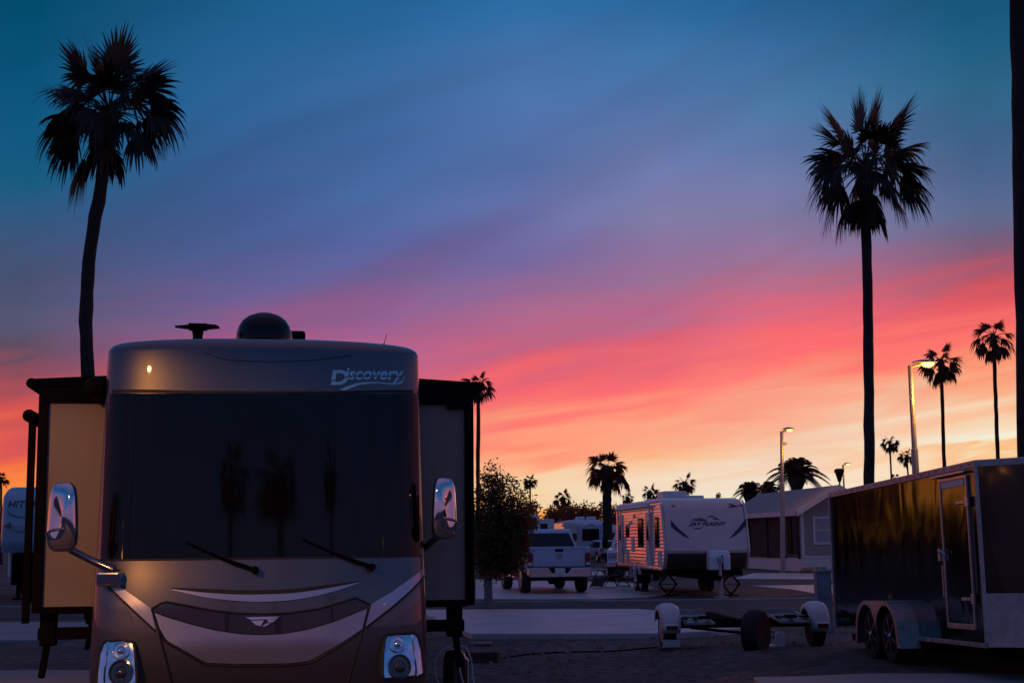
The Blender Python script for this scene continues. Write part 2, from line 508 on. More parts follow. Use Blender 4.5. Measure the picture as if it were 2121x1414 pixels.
def interp(tab, t):
    if t <= tab[0][0]: return tab[0][1]
    for (a, b), (c, d) in zip(tab[:-1], tab[1:]):
        if t <= c: return b + (d - b) * (t - a) / (c - a)
    return tab[-1][1]


def wheel(root, c, r, w, side, rim_mat='alu', spokes=8):
    """a tyre with its rim as a sub-part; side: which way (+1/-1 along X) the rim faces"""
    x, y, z = c
    mb = MB()
    h = w / 2
    mb.lathe([(r * .62, -h * .9), (r * .80, -h), (r * .93, -h * .92), (r, -h * .6), (r, h * .6), (r * .93, h * .92), (r * .80, h), (r * .62, h * .9)], c, 28, 'X')
    wh = mb.build('wheel', M['rubber'], root, smooth=True)
    rb = MB()
    f = x + side * h * .7
    rb.lathe([(r * .60, side * (h * .95)), (r * .64, side * (h * .92)), (r * .64, -side * h * .2), (r * .3, side * h * .55), (.01, side * h * .6)], c, 24, 'X')
    for k in range(spokes):
        a = 2 * PI * k / spokes
        rb.box((f + side * h * .22, y + math.cos(a) * r * .36, z + math.sin(a) * r * .36), (h * .12, r * .48, r * .11), rx=a)
    rb.lathe([(r * .13, f - x), (r * .13, side * h * .98), (.005, side * h * 1.0)], c, 12, 'X')
    rb.build('rim', M[rim_mat], wh, smooth=True)
    return wh


# ------------------------------------------------------------------ the big motorhome in front
RV_YAW = R(10)
RV_C = at(545, 1200, 11.4)
RV_LOC = Vector((RV_C.x, RV_C.y, 0))
RV_M = Matrix.Translation(RV_LOC) @ Matrix.Rotation(RV_YAW, 4, 'Z')
RV_MI = RV_M.inverted()
RW = 1.335
PROF = [(.25, .13), (.5, .04), (.9, 0), (1.2, .015), (1.45, .06), (1.56, .09), (2.2, .146), (2.86, .204), (3.0, .217), (3.08, .2255), (3.15, .2345), (3.23, .2475), (3.4, .29)]
PD, PE, PI2 = .36, 3.4, 2.2   # depth and squareness of the rounded plan


def rv_half(z):
    return RW - .035 * max(0, (z - 1.2)) / 2.0 + .02 * max(0, 1.2 - z)


def rv_y(x, z):
    q = min(1.0, abs(x) / rv_half(z))
    return interp(PROF, z) + PD * (1 - (1 - q ** PE) ** (1 / PI2))


def rvp(px, py, it=6):
    """local (x, z) on the motorhome's front for a pixel of the photograph"""
    o = RV_MI @ Vector((0, 0, EYE)); d = RV_MI.to_3x3() @ ray(px, py)
    y = .2
    for _ in range(it):
        p = o + d * ((y - o.y) / d.y)
        x = max(-rv_half(p.z) * .985, min(rv_half(p.z) * .985, p.x))
        y = rv_y(x, p.z)
    return x, p.z


def resample(pts, n):
    pts = [Vector((*p, 0)) for p in pts]
    ls = [0]
    for a, b in zip(pts[:-1], pts[1:]): ls.append(ls[-1] + (b - a).length)
    out = []
    for k in range(n + 1):
        t = ls[-1] * k / n
        for i in range(len(pts) - 1):
            if t <= ls[i + 1] or i == len(pts) - 2:
                u = (t - ls[i]) / max(1e-9, ls[i + 1] - ls[i])
                p = pts[i].lerp(pts[i + 1], u); out.append((p.x, p.y)); break
    return out


def smooth_poly(pts, n=40):
    """Catmull-Rom through the points"""
    P = [Vector((*p, 0)) for p in pts]
    P = [P[0] * 2 - P[1]] + P + [P[-1] * 2 - P[-2]]
    out = []
    seg = max(2, n // (len(pts) - 1))
    for i in range(1, len(P) - 2):
        for k in range(seg):
            t = k / seg
            a, b, c, d = P[i - 1], P[i], P[i + 1], P[i + 2]
            q = .5 * ((2 * b) + (c - a) * t + (2 * a - 5 * b + 4 * c - d) * t * t + (3 * b - a - 3 * c + d) * t ** 3)
            out.append((q.x, q.y))
    out.append((P[-2].x, P[-2].y))
    return out


def patch(top, bot, off, n=48, m=4, thick=None):
    """a skin between two curves, laid on the front, standing `off` proud of it, with edges running back into it"""
    mb = MB()
    T, B = resample(top, n), resample(bot, n)
    thick = thick or off + .006
    loops = []
    for i in range(n + 1):
        row = []
        for j in range(m + 1):
            u = j / m
            x = T[i][0] + (B[i][0] - T[i][0]) * u; z = T[i][1] + (B[i][1] - T[i][1]) * u
            row.append((x, rv_y(x, z) - off, z))
        back = [(p[0], p[1] + thick, p[2]) for p in (row[0], row[-1])]
        loops.append([back[0]] + row + [back[1]])
    mb.loft(loops, False, False)
    for l in (loops[0], loops[-1]):
        mb.add([l[0]] + l[1:-1] + [l[-1]], [tuple(range(len(l)))])
    return mb


def pxs(lst):
    return [rvp(*p) for p in lst]


rv = empty('motorhome', RV_LOC, RV_YAW, 'large taupe motorhome seen head on in the left foreground, with slide-outs on both sides', 'motorhome')
# body: plan outlines stacked in height, the front rounded, the roof rolled over
NS = 40
LEN = 11.0
levels = [(.28, 0, .0), (.4, 0, 0), (.6, 0, 0), (.9, 0, 0), (1.2, 0, 0), (1.45, 0, 0), (1.56, 0, 0), (1.9, 0, 0), (2.3, 0, 0), (2.7, 0, 0), (2.9, 0, 0), (3.0, 0, 0), (3.04, 0, 0), (3.08, 0, 0), (3.115, 0, 0), (3.15, 0, 0), (3.19, 0, 0), (3.22, 0, 0), (3.25, 0, 0)]
for k in range(1, 8):
    a = k / 7 * PI / 2
    levels.append((3.25 + .095 * math.sin(a), .085 * (1 - math.cos(a)), k / 7))
levels += [(3.348, .35, 1), (3.355, .8, 1)]
loops = []
for z, e, cr in levels:
    hw = rv_half(z) - e
    lp = [(-hw, LEN - e, z)]
    for k in range(NS + 1):
        ph = -PI / 2 + PI * k / NS
        s = math.sin(ph)
        x = hw * math.copysign(abs(s) ** (2 / PE), s)
        y = interp(PROF, min(z, 3.25)) + e * 1.9 + PD * (1 - max(0, math.cos(ph)) ** (2 / PI2))
        lp.append((x, y, z + .035 * cr * (1 - (x / RW) ** 2)))
    lp.append((hw, LEN - e, z))
    loops.append(lp)
body = MB().loft(loops, True, True)
body.build('body_shell', M['rv_paint'], rv, smooth=True, angle=50)

# windscreen: dark one-piece glass wrapping the whole front
wt = pxs([(219, 816), (300, 815), (400, 815), (545, 815), (700, 815), (800, 815), (868, 815)])
wb = pxs([(209, 1158), (300, 1157), (400, 1156), (545, 1154), (700, 1152), (800, 1151), (869, 1150)])
ws = patch(wt, wb, .004, 64, 16).build('windscreen', M['rv_glass'], rv, smooth=True, angle=50)
gt = pxs([(213, 808), (400, 809), (545, 810), (700, 810), (870, 809)]); gb = pxs([(214, 815), (400, 815), (545, 815), (700, 815), (870, 815)])
patch(gt, gb, .006, 40, 1).build('windscreen_seal', M['groove'], ws)
patch(pxs([(206, 1157.5), (400, 1155.5), (700, 1151.5), (873, 1149)]), pxs([(206, 1161), (400, 1159), (700, 1155), (873, 1152)]), .007, 40, 1).build('windscreen_seal', M['groove'], ws)

# hood, grille and paint bands
smT = smooth_poly(pxs([(357, 1219), (420, 1226), (485, 1230), (545, 1230), (610, 1227), (680, 1217), (743, 1205)]))
smB = smooth_poly(pxs([(357, 1221), (420, 1235), (485, 1243), (545, 1245), (610, 1241), (680, 1227), (743, 1207)]))
smK = smooth_poly(pxs([(355, 1216), (420, 1218), (485, 1221), (545, 1221), (610, 1218), (680, 1210), (745, 1202)]))
patch(smK, smT, .004, 48, 1).build('grille_slot', M['groove'], rv)
patch(smT, smB, .010, 48, 2).build('trim_strip', M['rv_light'], rv, smooth=True)
gT = pxs([(316, 1258), (340, 1246), (380, 1253), (430, 1263), (490, 1270), (545, 1272), (600, 1270), (660, 1261), (700, 1250), (736, 1239), (764, 1252)])
gM = pxs([(320, 1266), (345, 1275), (400, 1291), (450, 1303), (500, 1310), (545, 1312), (590, 1309), (640, 1300), (690, 1285), (730, 1269), (761, 1256)])
gB = pxs([(331, 1300), (345, 1324), (390, 1350), (428, 1371), (480, 1373), (545, 1373), (600, 1372), (641, 1367), (690, 1340), (725, 1318), (750, 1301)])
patch(gT, gM, .004, 60, 3).build('grille', M['rv_dark'], rv, smooth=True)
patch(gM, gB, .016, 60, 5).build('bumper_band', M['rv_light'], rv, smooth=True)


def groove(pts, w, name='panel_seam', off=.005, closed=False, material='groove'):
    P = [rvp(*p) for p in pts]
    P = resample(P, 40)
    mb = MB(); mb.tube([(x, rv_y(x, z) - off + w * .4, z) for x, z in P], w, 6)
    return mb.build(name, M[material], rv, smooth=True)


groove([(314, 1260), (340, 1245), (380, 1252), (430, 1262), (490, 1269.5), (545, 1271), (600, 1269), (660, 1260), (700, 1249), (736, 1237), (767, 1252)], .011)
groove([(320, 1266), (345, 1276), (400, 1292), (450, 1304), (500, 1311), (545, 1313), (590, 1310), (640, 1301), (690, 1286), (730, 1270), (761, 1257)], .006, off=.018)
groove([(329, 1302), (343, 1328), (390, 1355), (426, 1376), (480, 1378), (545, 1378), (600, 1377), (643, 1372), (690, 1345), (725, 1323), (752, 1303)], .010)
groove([(314, 1260), (327, 1298), (343, 1360), (357, 1416), (364, 1450)], .010)
groove([(767, 1252), (751, 1303), (735, 1362), (720, 1416), (712, 1450)], .010)
# side wedges of pale paint and the seams under them
wl_t = [(207, 1180), (240, 1208), (280, 1236), (313, 1259)]; wl_b = [(206, 1192), (240, 1226), (280, 1264), (322, 1303)]
wr_t = [(878, 1176), (850, 1197), (810, 1226), (769, 1250)]; wr_b = [(879, 1191), (850, 1221), (810, 1256), (757, 1297)]
patch(pxs(wl_t), pxs(wl_b), .008, 20, 3).build('side_band', M['rv_light'], rv, smooth=True)
patch(pxs(wr_t), pxs(wr_b), .008, 20, 3).build('side_band', M['rv_light'], rv, smooth=True)
groove([(206, 1194), (240, 1229), (280, 1267), (322, 1306)], .010)
groove([(879, 1193), (850, 1223), (810, 1259), (757, 1300)], .010)
patch(pxs([(205, 1202), (240, 1238), (265, 1262)]), pxs([(205, 1240), (240, 1262), (275, 1290)]), .006, 16, 3).build('side_band', M['rv_mid'], rv, smooth=True)
patch(pxs([(879, 1202), (850, 1230), (800, 1272)]), pxs([(879, 1232), (850, 1256), (790, 1300)]), .006, 16, 3).build('side_band', M['rv_mid'], rv, smooth=True)

# winged emblem
em = MB()
for q in ([(505, 1277), (580, 1275), (574, 1281), (520, 1283)], [(518, 1284), (548, 1283), (540, 1296), (530, 1294)], [(552, 1281), (575, 1281), (566, 1288), (556, 1289)], [(541, 1296), (553, 1289), (563, 1289), (549, 1297)]):
    pts = [rvp(*p) for p in q]
    f = [(x, rv_y(x, z) - .022, z) for x, z in pts]; b = [(x, rv_y(x, z) - .002, z) for x, z in pts]
    em.add(f + b, [(0, 1, 2, 3), (7, 6, 5, 4)] + [(k, (k + 1) % 4, (k + 1) % 4 + 4, k + 4) for k in range(4)])
em.build('emblem', M['chrome'], rv, bevel=.003)

# lettering on the cap
lt = MB()
def capf(off):
    return lambda px, py: (lambda q: (q[0], rv_y(*q) - off, q[1]))(rvp(px, py))
cf = capf(.004)
def pf(x, z): return cf(x, z)
fit_text(lt, 'D', pf, 685, 722, 797, 766, .12, .035)
fit_text(lt, 'iscovery', pf, 714, 836, 794, 762, .22, .025)
sw = smooth_poly([(703, 807), (722, 799), (748, 792), (782, 791), (812, 794), (830, 790), (836, 779)], 36)
sw2 = smooth_poly([(716, 808), (730, 802), (750, 796), (782, 793.5), (812, 796.5), (832, 793), (838, 780)], 36)
lt.add([cf(*p) for p in sw + sw2], [(i, i + 1, i + len(sw) + 1, i + len(sw)) for i in range(len(sw) - 1)])
lt.build('lettering', M['decal_silver'], rv)
cut = capf(.007); cl = MB()
c1 = smooth_poly([(684, 789), (705, 784), (730, 779), (770, 778.5), (838, 779)], 24)
cl.add([cut(x, y - 1.0) for x, y in c1] + [cut(x, y + 1.0) for x, y in c1], [(i, i + 1, i + len(c1) + 1, i + len(c1)) for i in range(len(c1) - 1)])
cl.build('lettering_cut', M['rv_paint'], rv)

# sculpted brow over the windscreen
patch(smooth_poly(pxs([(420, 727), (470, 735), (545, 738), (640, 737), (730, 731)])), smooth_poly(pxs([(428, 731), (470, 744), (545, 748), (640, 746), (722, 736)])), .012, 40, 3).build('cap_brow', M['rv_paint'], rv, smooth=True)

# headlamps
def headlamp(out, rings, div):
    """out: outline pixels (clockwise from top left), rings: (px, py, radius px, fraction)"""
    poly = [rvp(*p) for p in out]
    n = len(poly)
    cx = sum(p[0] for p in poly) / n; cz = sum(p[1] for p in poly) / n
    mb = MB()
    zt_ = max(p[1] for p in poly)
    def ly(x, z): return rv_y(x, z) - .010 - .30 * (zt_ - z)
    vs = [(cx, ly(cx, cz), cz)]
    fs = []
    RN = 5
    for j in range(1, RN + 1):
        for x, z in poly:
            xx, zz = cx + (x - cx) * j / RN, cz + (z - cz) * j / RN
            vs.append((xx, ly(xx, zz), zz))
    for k in range(n): fs.append((0, 1 + k, 1 + (k + 1) % n))
    for j in range(RN - 1):
        for k in range(n):
            a = 1 + j * n + k; b = 1 + j * n + (k + 1) % n
            fs.append((a, b, b + n, a + n))
    o_ = 1 + (RN - 1) * n
    b_ = len(vs)
    vs += [(x, rv_y(x, z) + .02, z) for x, z in poly]
    fs += [(o_ + k, o_ + (k + 1) % n, b_ + (k + 1) % n, b_ + k) for k in range(n)]
    mb.add(vs, fs)
    hl = mb.build('headlight', M['lens'], rv, smooth=True, angle=30)
    fr = MB()
    P = resample(poly + [poly[0]], 60)
    fr.tube([(x, ly(x, z), z) for x, z in P], .012, 6)
    fr.build('lamp_frame', M['groove'], hl, smooth=True)
    for px, py, r, k in rings:
        x, z = rvp(px, py); y = ly(x, z) - .004; r = r / 258
        bm_ = MB()
        e_ = .01
        nv = Vector((-(rv_y(x + e_, z) - rv_y(x - e_, z)) / (2 * e_), 1, -(ly(x, z + e_) - ly(x, z - e_)) / (2 * e_))).normalized()
        bm_.lathe([(r * 1.02, .004), (r * 1.02, -.016), (r * .9, -.018), (r * .84, -.006), (r * .5, -.004), (r * .45, -.012), (r * .25, -.026), (.002, -.03)], (0, 0, 0), 28, 'Y')
        mx_ = Matrix.Translation((x, y + .004, z)) @ Vector((0, 1, 0)).rotation_difference(nv).to_matrix().to_4x4()
        bm_.v = [tuple(mx_ @ Vector(p_)) for p_ in bm_.v]
        bm_.build('lamp_bowl', M['dark_lens' if k else 'lens'], hl, smooth=True)
    dv = MB()
    P = resample([rvp(*p) for p in div], 10)
    for (x0, z0), (x1, z1) in zip(P[:-1], P[1:]):
        dv.tube([(x0, ly(x0, z0) - .006, z0), (x1, ly(x1, z1) - .006, z1)], .009, 6)
    dv.build('lamp_divider', M['chrome'], hl, smooth=True)


headlamp([(801, 1314), (830, 1311), (858, 1310), (866, 1318), (872, 1345), (875, 1392), (868, 1396), (830, 1400), (792, 1403), (790, 1390), (792, 1350), (796, 1322)],
         [(825, 1378, 25, 1), (822, 1333, 18, 0)], [(853, 1313), (859, 1350), (861, 1396)])
headlamp([(222, 1326), (250, 1324), (276, 1328), (281, 1345), (285, 1390), (286, 1418), (270, 1424), (240, 1426), (203, 1424), (203, 1395), (207, 1350), (214, 1331)],
         [(253, 1390, 25, 1), (252, 1346, 18, 0)], [(224, 1328), (219, 1370), (216, 1424)])

# wipers
def wiper(tip, mid, piv):
    a, b, c = (rvp(*p) for p in (tip, mid, piv))
    def P(q, o): return (q[0], rv_y(*q) - o, q[1])
    mb = MB()
    mb.tube([P(c, .05), P(((b[0] + c[0]) / 2, (b[1] + c[1]) / 2), .06), P(b, .05)], [.016, .012, .008], 8)
    mb.lathe([(.028, .05), (.03, -.02), (.022, -.045), (.004, -.05)], P(c, .04), 14, 'Y')
    w = mb.build('wiper', M['black_trim'], rv, smooth=True)
    bl = MB()
    q = resample([a, b, (b[0] + (b[0] - a[0]) * .6, b[1] + (b[1] - a[1]) * .6)], 12)
    bl.tube([P(t, .025) for t in q], .011, 6)
    bl.build('wiper_blade', M['black_trim'], w, smooth=True)


wiper((385, 1122), (452, 1152), (528, 1179))
wiper((628, 1117), (700, 1148), (770, 1173))


def rvl(px, py, y):
    """local point at depth y of the motorhome's own axis for a pixel"""
    o = RV_MI @ Vector((0, 0, EYE)); d = RV_MI.to_3x3() @ ray(px, py)
    return o + d * ((y - o.y) / d.y)


# mirrors on chrome arms
def mirror(x0, x1, top, bot, y, arm, back):
    a = rvl(x0, top, y); b = rvl(x1, bot, y)
    cx, cz, hw, hh = (a.x + b.x) / 2, (a.z + b.z) / 2, abs(b.x - a.x) / 2, abs(a.z - b.z) / 2
    loops = []
    for j in range(13):
        t = -1 + 2 * j / 12
        ang = t * PI / 2
        k = math.cos(ang) ** .35 if abs(t) < 1 else 0.02
        d = math.sin(ang)
        lp = []
        for i in range(28):
            th = 2 * PI * i / 28
            c, s = math.cos(th), math.sin(th)
            wx = math.copysign(abs(c) ** .55, c); wz = math.copysign(abs(s) ** .45, s)
            lp.append((cx + wx * hw * k * (1 - .10 * wz), y + d * .085 + (.03 * wx * back), cz + wz * hh * k))
        loops.append(lp)
    mb = MB().loft(loops)
    mr = mb.build('mirror', M['chrome'], rv, smooth='all')
    band = MB()
    zz = cz - hh * .52
    band.tube([(cx + hw * math.cos(th) * 1.0, y - .088 + .05 * math.cos(th) ** 2, zz + .05 * math.sin(th)) for th in [PI * k / 12 for k in range(13)]], .008, 6)
    band.build('mirror_rim', M['satin'], mr, smooth=True)
    mb = MB()
    P = [rvl(*p) for p in arm]
    mb.tube(P, [.036] + [.028] * (len(P) - 2) + [.036], 12)
    mb.build('mirror_arm', M['dark_chrome'], rv, smooth=True)


mirror(101, 161, 998, 1142, .10, [(132, 1122, .15), (150, 1140, .17), (190, 1160, .16), (236, 1180, .10)], -1)
mirror(892, 946, 988, 1116, .30, [(915, 1100, .33), (905, 1112, .34), (882, 1132, .50), (868, 1140, .52)], 1)
a = rvl(204, 1183, .14); b = rvl(256, 1213, .14)
mb = MB(); mb.box(((a.x + b.x) / 2, .16, (a.z + b.z) / 2), (abs(b.x - a.x), .16, abs(a.z - b.z)), rz=R(-14))
mb.build('mirror_bracket', M['chrome'], rv, bevel=.02, seg=3)

# slide-outs
def slide_out(sx, y0, y1, xo, z0, z1):
    xi = 1.20
    mb = MB(); mb.box((sx * (xi + xo) / 2, (y0 + y1) / 2, (z0 + z1) / 2), (xo - xi, y1 - y0, z1 - z0))
    s = mb.build('slide_out', M['rv_side'], rv, bevel=.01)
    t = MB(); w = .055
    t.box((sx * (xo - w / 2 + .012), y0 - .012, (z0 + z1) / 2), (w + .024, .05, z1 - z0 + .04))
    t.box((sx * ((xi + xo) / 2), y0 - .010, z1 - .05), (xo - xi - .08, .046, .13))
    t.box((sx * ((xi + xo) / 2), y0 - .010, z0 + .0), (xo - xi - .08, .046, .06))
    t.box((sx * (xo + .022), (y0 + y1) / 2 + .03, (z0 + z1) / 2), (.02, y1 - y0, z1 - z0 + .02))
    t.build('slide_trim', M['black_trim'], s, bevel=.005)
    # topper awning over the slide: roller tube and fabric
    f = MB()
    f.tube([(sx * (xo + .085), y0 - .06, z1 + .045), (sx * (xo + .085), y1, z1 + .045)], .045, 14)
    f.add([(sx * 1.22, y0, z1 + .13), (sx * 1.22, y1, z1 + .13), (sx * (xo + .085), y1, z1 + .09), (sx * (xo + .085), y0, z1 + .09),
           (sx * 1.22, y0, z1 + .01), (sx * 1.22, y1, z1 + .01), (sx * (xo + .085), y1, z1 + .04), (sx * (xo + .085), y0, z1 + .04)],
          [(0, 1, 2, 3), (7, 6, 5, 4), (0, 3, 7, 4), (1, 5, 6, 2), (0, 4, 5, 1), (3, 2, 6, 7)])
    f.build('slide_topper', M['black_trim'], s, smooth=True)
    return s


LS = rvl(74, 800, 1.1); LB = rvl(74, 1275, 1.1)
RS = rvl(984, 800, 1.1)
zt = (rvl(130, 797, 1.1).z + rvl(930, 793, 1.1).z) / 2 - .06
zb = (rvl(130, 1272, 1.1).z + rvl(930, 1240, 1.1).z) / 2
sl = slide_out(-1, 1.1, 8.6, abs(rvl(74, 1000, 1.1).x) - .03, zb, zt)
sr = slide_out(1, 1.1, 6.0, abs(rvl(982, 1000, 1.1).x) - .03, zb, zt)
# folded awning arm and its roller beside the near-side slide-out
p = rvl(63, 862, 1.3); q = rvl(63, 1290, 1.3)
aw = MB()
aw.tube([(p.x, 1.22, p.z), (p.x, 8.0, p.z)], .055, 16)
aw.box((p.x + .02, 1.3, (p.z + q.z) / 2), (.055, .07, p.z - q.z))
aw.build('awning_arm', M['black_trim'], rv, smooth=True)
cap_ = MB(); p2 = rvl(199, 805, .75)
cap_.lathe([(.04, -.2), (.072, -.19), (.085, -.14), (.085, .6), (.03, .62)], (p2.x, p2.y, p2.z), 16, 'Y')
cap_.build('awning_head', M['black_trim'], rv, smooth=True)
# marker lamp box on the far slide-out
u = rvl(926, 826, 1.05); v = rvl(966, 846, 1.05)
mb = MB(); mb.box(((u.x + v.x) / 2, 1.055, (u.z + v.z) / 2), (abs(v.x - u.x), .06, abs(u.z - v.z)))
mb.build('lamp_box', M['black_trim'], rv, bevel=.006)

# roof gear
ROOF = 3.36
c = rvl(548, 647, 1.0); k = (c.z - ROOF) / .33
d = MB(); d.lathe([(.243, -.02), (.243, .10 * k), (.238, .15 * k), (.222, .205 * k), (.19, .255 * k), (.14, .295 * k), (.07, .32 * k), (.004, .33 * k)], (c.x, 1.0, ROOF), 36)
d.build('satellite_dome', M['dome'], rv, smooth='all')
c = rvl(612, 684, 2.6)
d = MB(); d.box((c.x, 3.0, (c.z + ROOF) / 2), (.20, .8, c.z - ROOF)); d.build('roof_vent', M['black_trim'], rv, bevel=.03)
c = rvl(410, 676, 1.0); c.z -= .14
an = MB()
an.tube([(c.x, 1.0, ROOF - .02), (c.x, 1.0, c.z + .06), (c.x, 1.0, c.z + .13)], [.04, .045, .06], 10)
an.box((c.x, 1.0, c.z + .135), (.16, .14, .05))
an.prism([(c.x - .20, c.z + .135), (c.x - .05, c.z + .150), (c.x + .06, c.z + .157), (c.x + .155, c.z + .150), (c.x + .19, c.z + .132), (c.x + .08, c.z + .120), (c.x - .06, c.z + .118)], 0.93, 1.07, 'Y')
an.build('television_antenna', M['black_trim'], rv, bevel=.008)
c = rvl(795, 712, .95); c.z = ROOF - .01
an = MB(); an.lathe([(.035, -.03), (.022, .015), (.010, .055), (.003, .06)], (c.x, .95, c.z + .02), 12)
an.tube([(c.x, .95, c.z + .06), (c.x + .025, .95, c.z + .16)], .003, 5)
an.build('whip_antenna', M['black_trim'], rv, smooth=True)

# chassis, slide rails, wheels and jacks under the floor
ch = MB()
ch.box((0, 5.5, .42), (1.9, 9.6, .30))
for sx, xo in ((-1, 1.85), (1, 1.75)):
    for y in (1.25, 4.5):
        ch.box((sx * (xo + .6) / 2, y, zb - .20), (xo - .55, .10, .10))
        ch.box((sx * (xo - .06), y, zb - .13), (.13, .14, .34))
        ch.box((sx * 1.08, y, zb - .10), (.14, .14, .30))
        ch.box((sx * (xo - .03), y + .02, zb - .42), (.05, .10, .30), ry=sx * R(-8))
ch.build('chassis', M['under'], rv, bevel=.008)
for y in (1.9, 8.3):
    for sx in (-1, 1): wheel(rv, (sx * 1.0, y, .5), .5, .3, sx, 'satin')
for sx in (-1, 1):
    j = MB(); j.tube([(sx * .92, .98, .55), (sx * .92, .98, .05)], .045, 10); j.box((sx * .92, .98, .025), (.26, .26, .05))
    j.build('levelling_jack', M['under'], rv, smooth=True)


# ------------------------------------------------------------------ the ground, the road and the concrete pads
def sheet(name, poly, z, material, thick=0.0):
    mb = MB()
    if thick:
        mb.prism(poly, z - thick, z, 'Z')
    else:
        mb.add([(x, y, z) for x, y in poly], [tuple(range(len(poly)))])
    o = mb.build(name, material, bevel=.015 if thick else 0)
    o['kind'] = 'structure'
    return o


g = MB()
NX, NY = 60, 60
sheet('ground', [(-900, -400), (900, -400), (900, 1500), (-900, 1500)], 0, M['gravel'])

# low swell of gravel the cargo trailer is parked on
gm = MB()
N1, N2 = 40, 40
vs = []
for i in range(N1 + 1):
    for j in range(N2 + 1):
        x = 2.2 + 8.5 * i / N1; y = 11.5 + 11.5 * j / N2
        ux = abs((x - 6.2) / 4.0); uy = abs((y - 17.4) / 5.2)
        h = max(0.0, 1 - max(ux ** 4, uy ** 4)) ** 1.5
        vs.append((x, y, .13 * h - .012 * (h <= 0)))
gm.add(vs, [(i * (N2 + 1) + j, (i + 1) * (N2 + 1) + j, (i + 1) * (N2 + 1) + j + 1, i * (N2 + 1) + j + 1) for i in range(N1) for j in range(N2)])
o = gm.build('gravel_bank', M['gravel'], smooth='all'); o['kind'] = 'structure'


def pix_poly(l, z=0):
    return [tuple(gp(x, y, z).xy) for x, y in l]


rng0 = random.Random(5)


def wobble(poly, amp=.05, step=.6):
    out = []
    for (x0, y0), (x1, y1) in zip(poly, poly[1:] + poly[:1]):
        n = max(1, int(math.hypot(x1 - x0, y1 - y0) / step))
        for k in range(n):
            t = k / n
            out.append((x0 + (x1 - x0) * t + rng0.uniform(-amp, amp), y0 + (y1 - y0) * t + rng0.uniform(-amp, amp)))
    return out


sheet('road', [(-90, 33.4), (90, 32.4), (90, 37.6), (-90, 38.8)], .008, M['asphalt'])
sheet('road', [(-200, 57.5), (200, 60.0), (200, 65), (-200, 62.5)], .008, M['asphalt'])
sheet('kerb', [(-90, 38.85), (90, 37.65), (90, 37.9), (-90, 39.1)], .06, M['kerb'], .1)
sheet('concrete_pad', wobble(pix_poly([(976, 1311), (1180, 1311), (1370, 1310), (1470, 1306), (1550, 1298), (1545, 1286), (1480, 1275), (1400, 1267), (1320, 1260), (985, 1261), (860, 1262)], .10), .02), .10, M['concrete'], .14)
sheet('concrete_pad', pix_poly([(985, 1239), (1238, 1239), (1340, 1235), (1390, 1228), (1330, 1207), (1240, 1204), (985, 1199)], .02), .02, M['concrete'], .06)
sheet('concrete_pad', pix_poly([(1520, 1197), (1780, 1199), (1780, 1187), (1560, 1186)], .02), .02, M['concrete'], .06)
sheet('concrete_pad', pix_poly([(1560, 1212), (1640, 1219), (1695, 1229), (1780, 1232), (1780, 1209)], .02), .02, M['concrete'], .06)
sheet('concrete_pad', pix_poly([(1210, 1190), (1300, 1190), (1300, 1182), (1210, 1182)], .02), .02, M['concrete'], .06)
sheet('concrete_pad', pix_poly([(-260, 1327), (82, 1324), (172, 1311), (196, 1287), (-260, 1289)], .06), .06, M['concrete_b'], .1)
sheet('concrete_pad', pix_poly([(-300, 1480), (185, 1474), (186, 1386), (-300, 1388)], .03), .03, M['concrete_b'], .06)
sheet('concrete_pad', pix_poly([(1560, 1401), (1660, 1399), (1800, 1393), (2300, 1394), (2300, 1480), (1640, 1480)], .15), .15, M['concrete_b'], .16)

# loose stones and dead leaves scattered over the near gravel
rng = random.Random(11)
st = MB()
for k in range(2600):
    x = rng.uniform(-3.0, 9.0); y = rng.uniform(14.0, 33)
    s = rng.choice((.014, .02, .028, .028, .045, .06)) * rng.uniform(.7, 1.3)
    n = 5
    l0 = [(x + s * math.cos(2 * PI * i / n + k) * rng.uniform(.7, 1.2), y + s * math.sin(2 * PI * i / n + k) * rng.uniform(.7, 1.2), 0) for i in range(n)]
    l1 = [(a + (x - a) * .4, b + (y - b) * .4, s * rng.uniform(.4, .8)) for a, b, _ in l0]
    st.loft([l0, l1])
o = st.build('loose_stones', M['stone'], smooth=False); o['kind'] = 'stuff'; o['label'] = 'small stones scattered over the dark gravel'
lf = MB()
for k in range(420):
    x = rng.uniform(-2.5, 9.0); y = rng.uniform(14.5, 31); s = rng.uniform(.03, .07); a = rng.uniform(0, 6.28)
    z = .012 + rng.uniform(0, .02)
    ca, sa = math.cos(a), math.sin(a)
    P = [(-s, 0, z), (0, -s * .35, z + rng.uniform(0, .02)), (s, 0, z + rng.uniform(0, .025)), (0, s * .35, z + rng.uniform(0, .02))]
    lf.add([(x + p[0] * ca - p[1] * sa, y + p[0] * sa + p[1] * ca, p[2]) for p in P], [(0, 1, 2), (0, 2, 3)])
o = lf.build('leaf_litter', mat('dead leaf', (.16, .13, .10), .8, 0, .4, 3)); o['kind'] = 'stuff'; o['label'] = 'dry leaves and scraps scattered on the gravel'


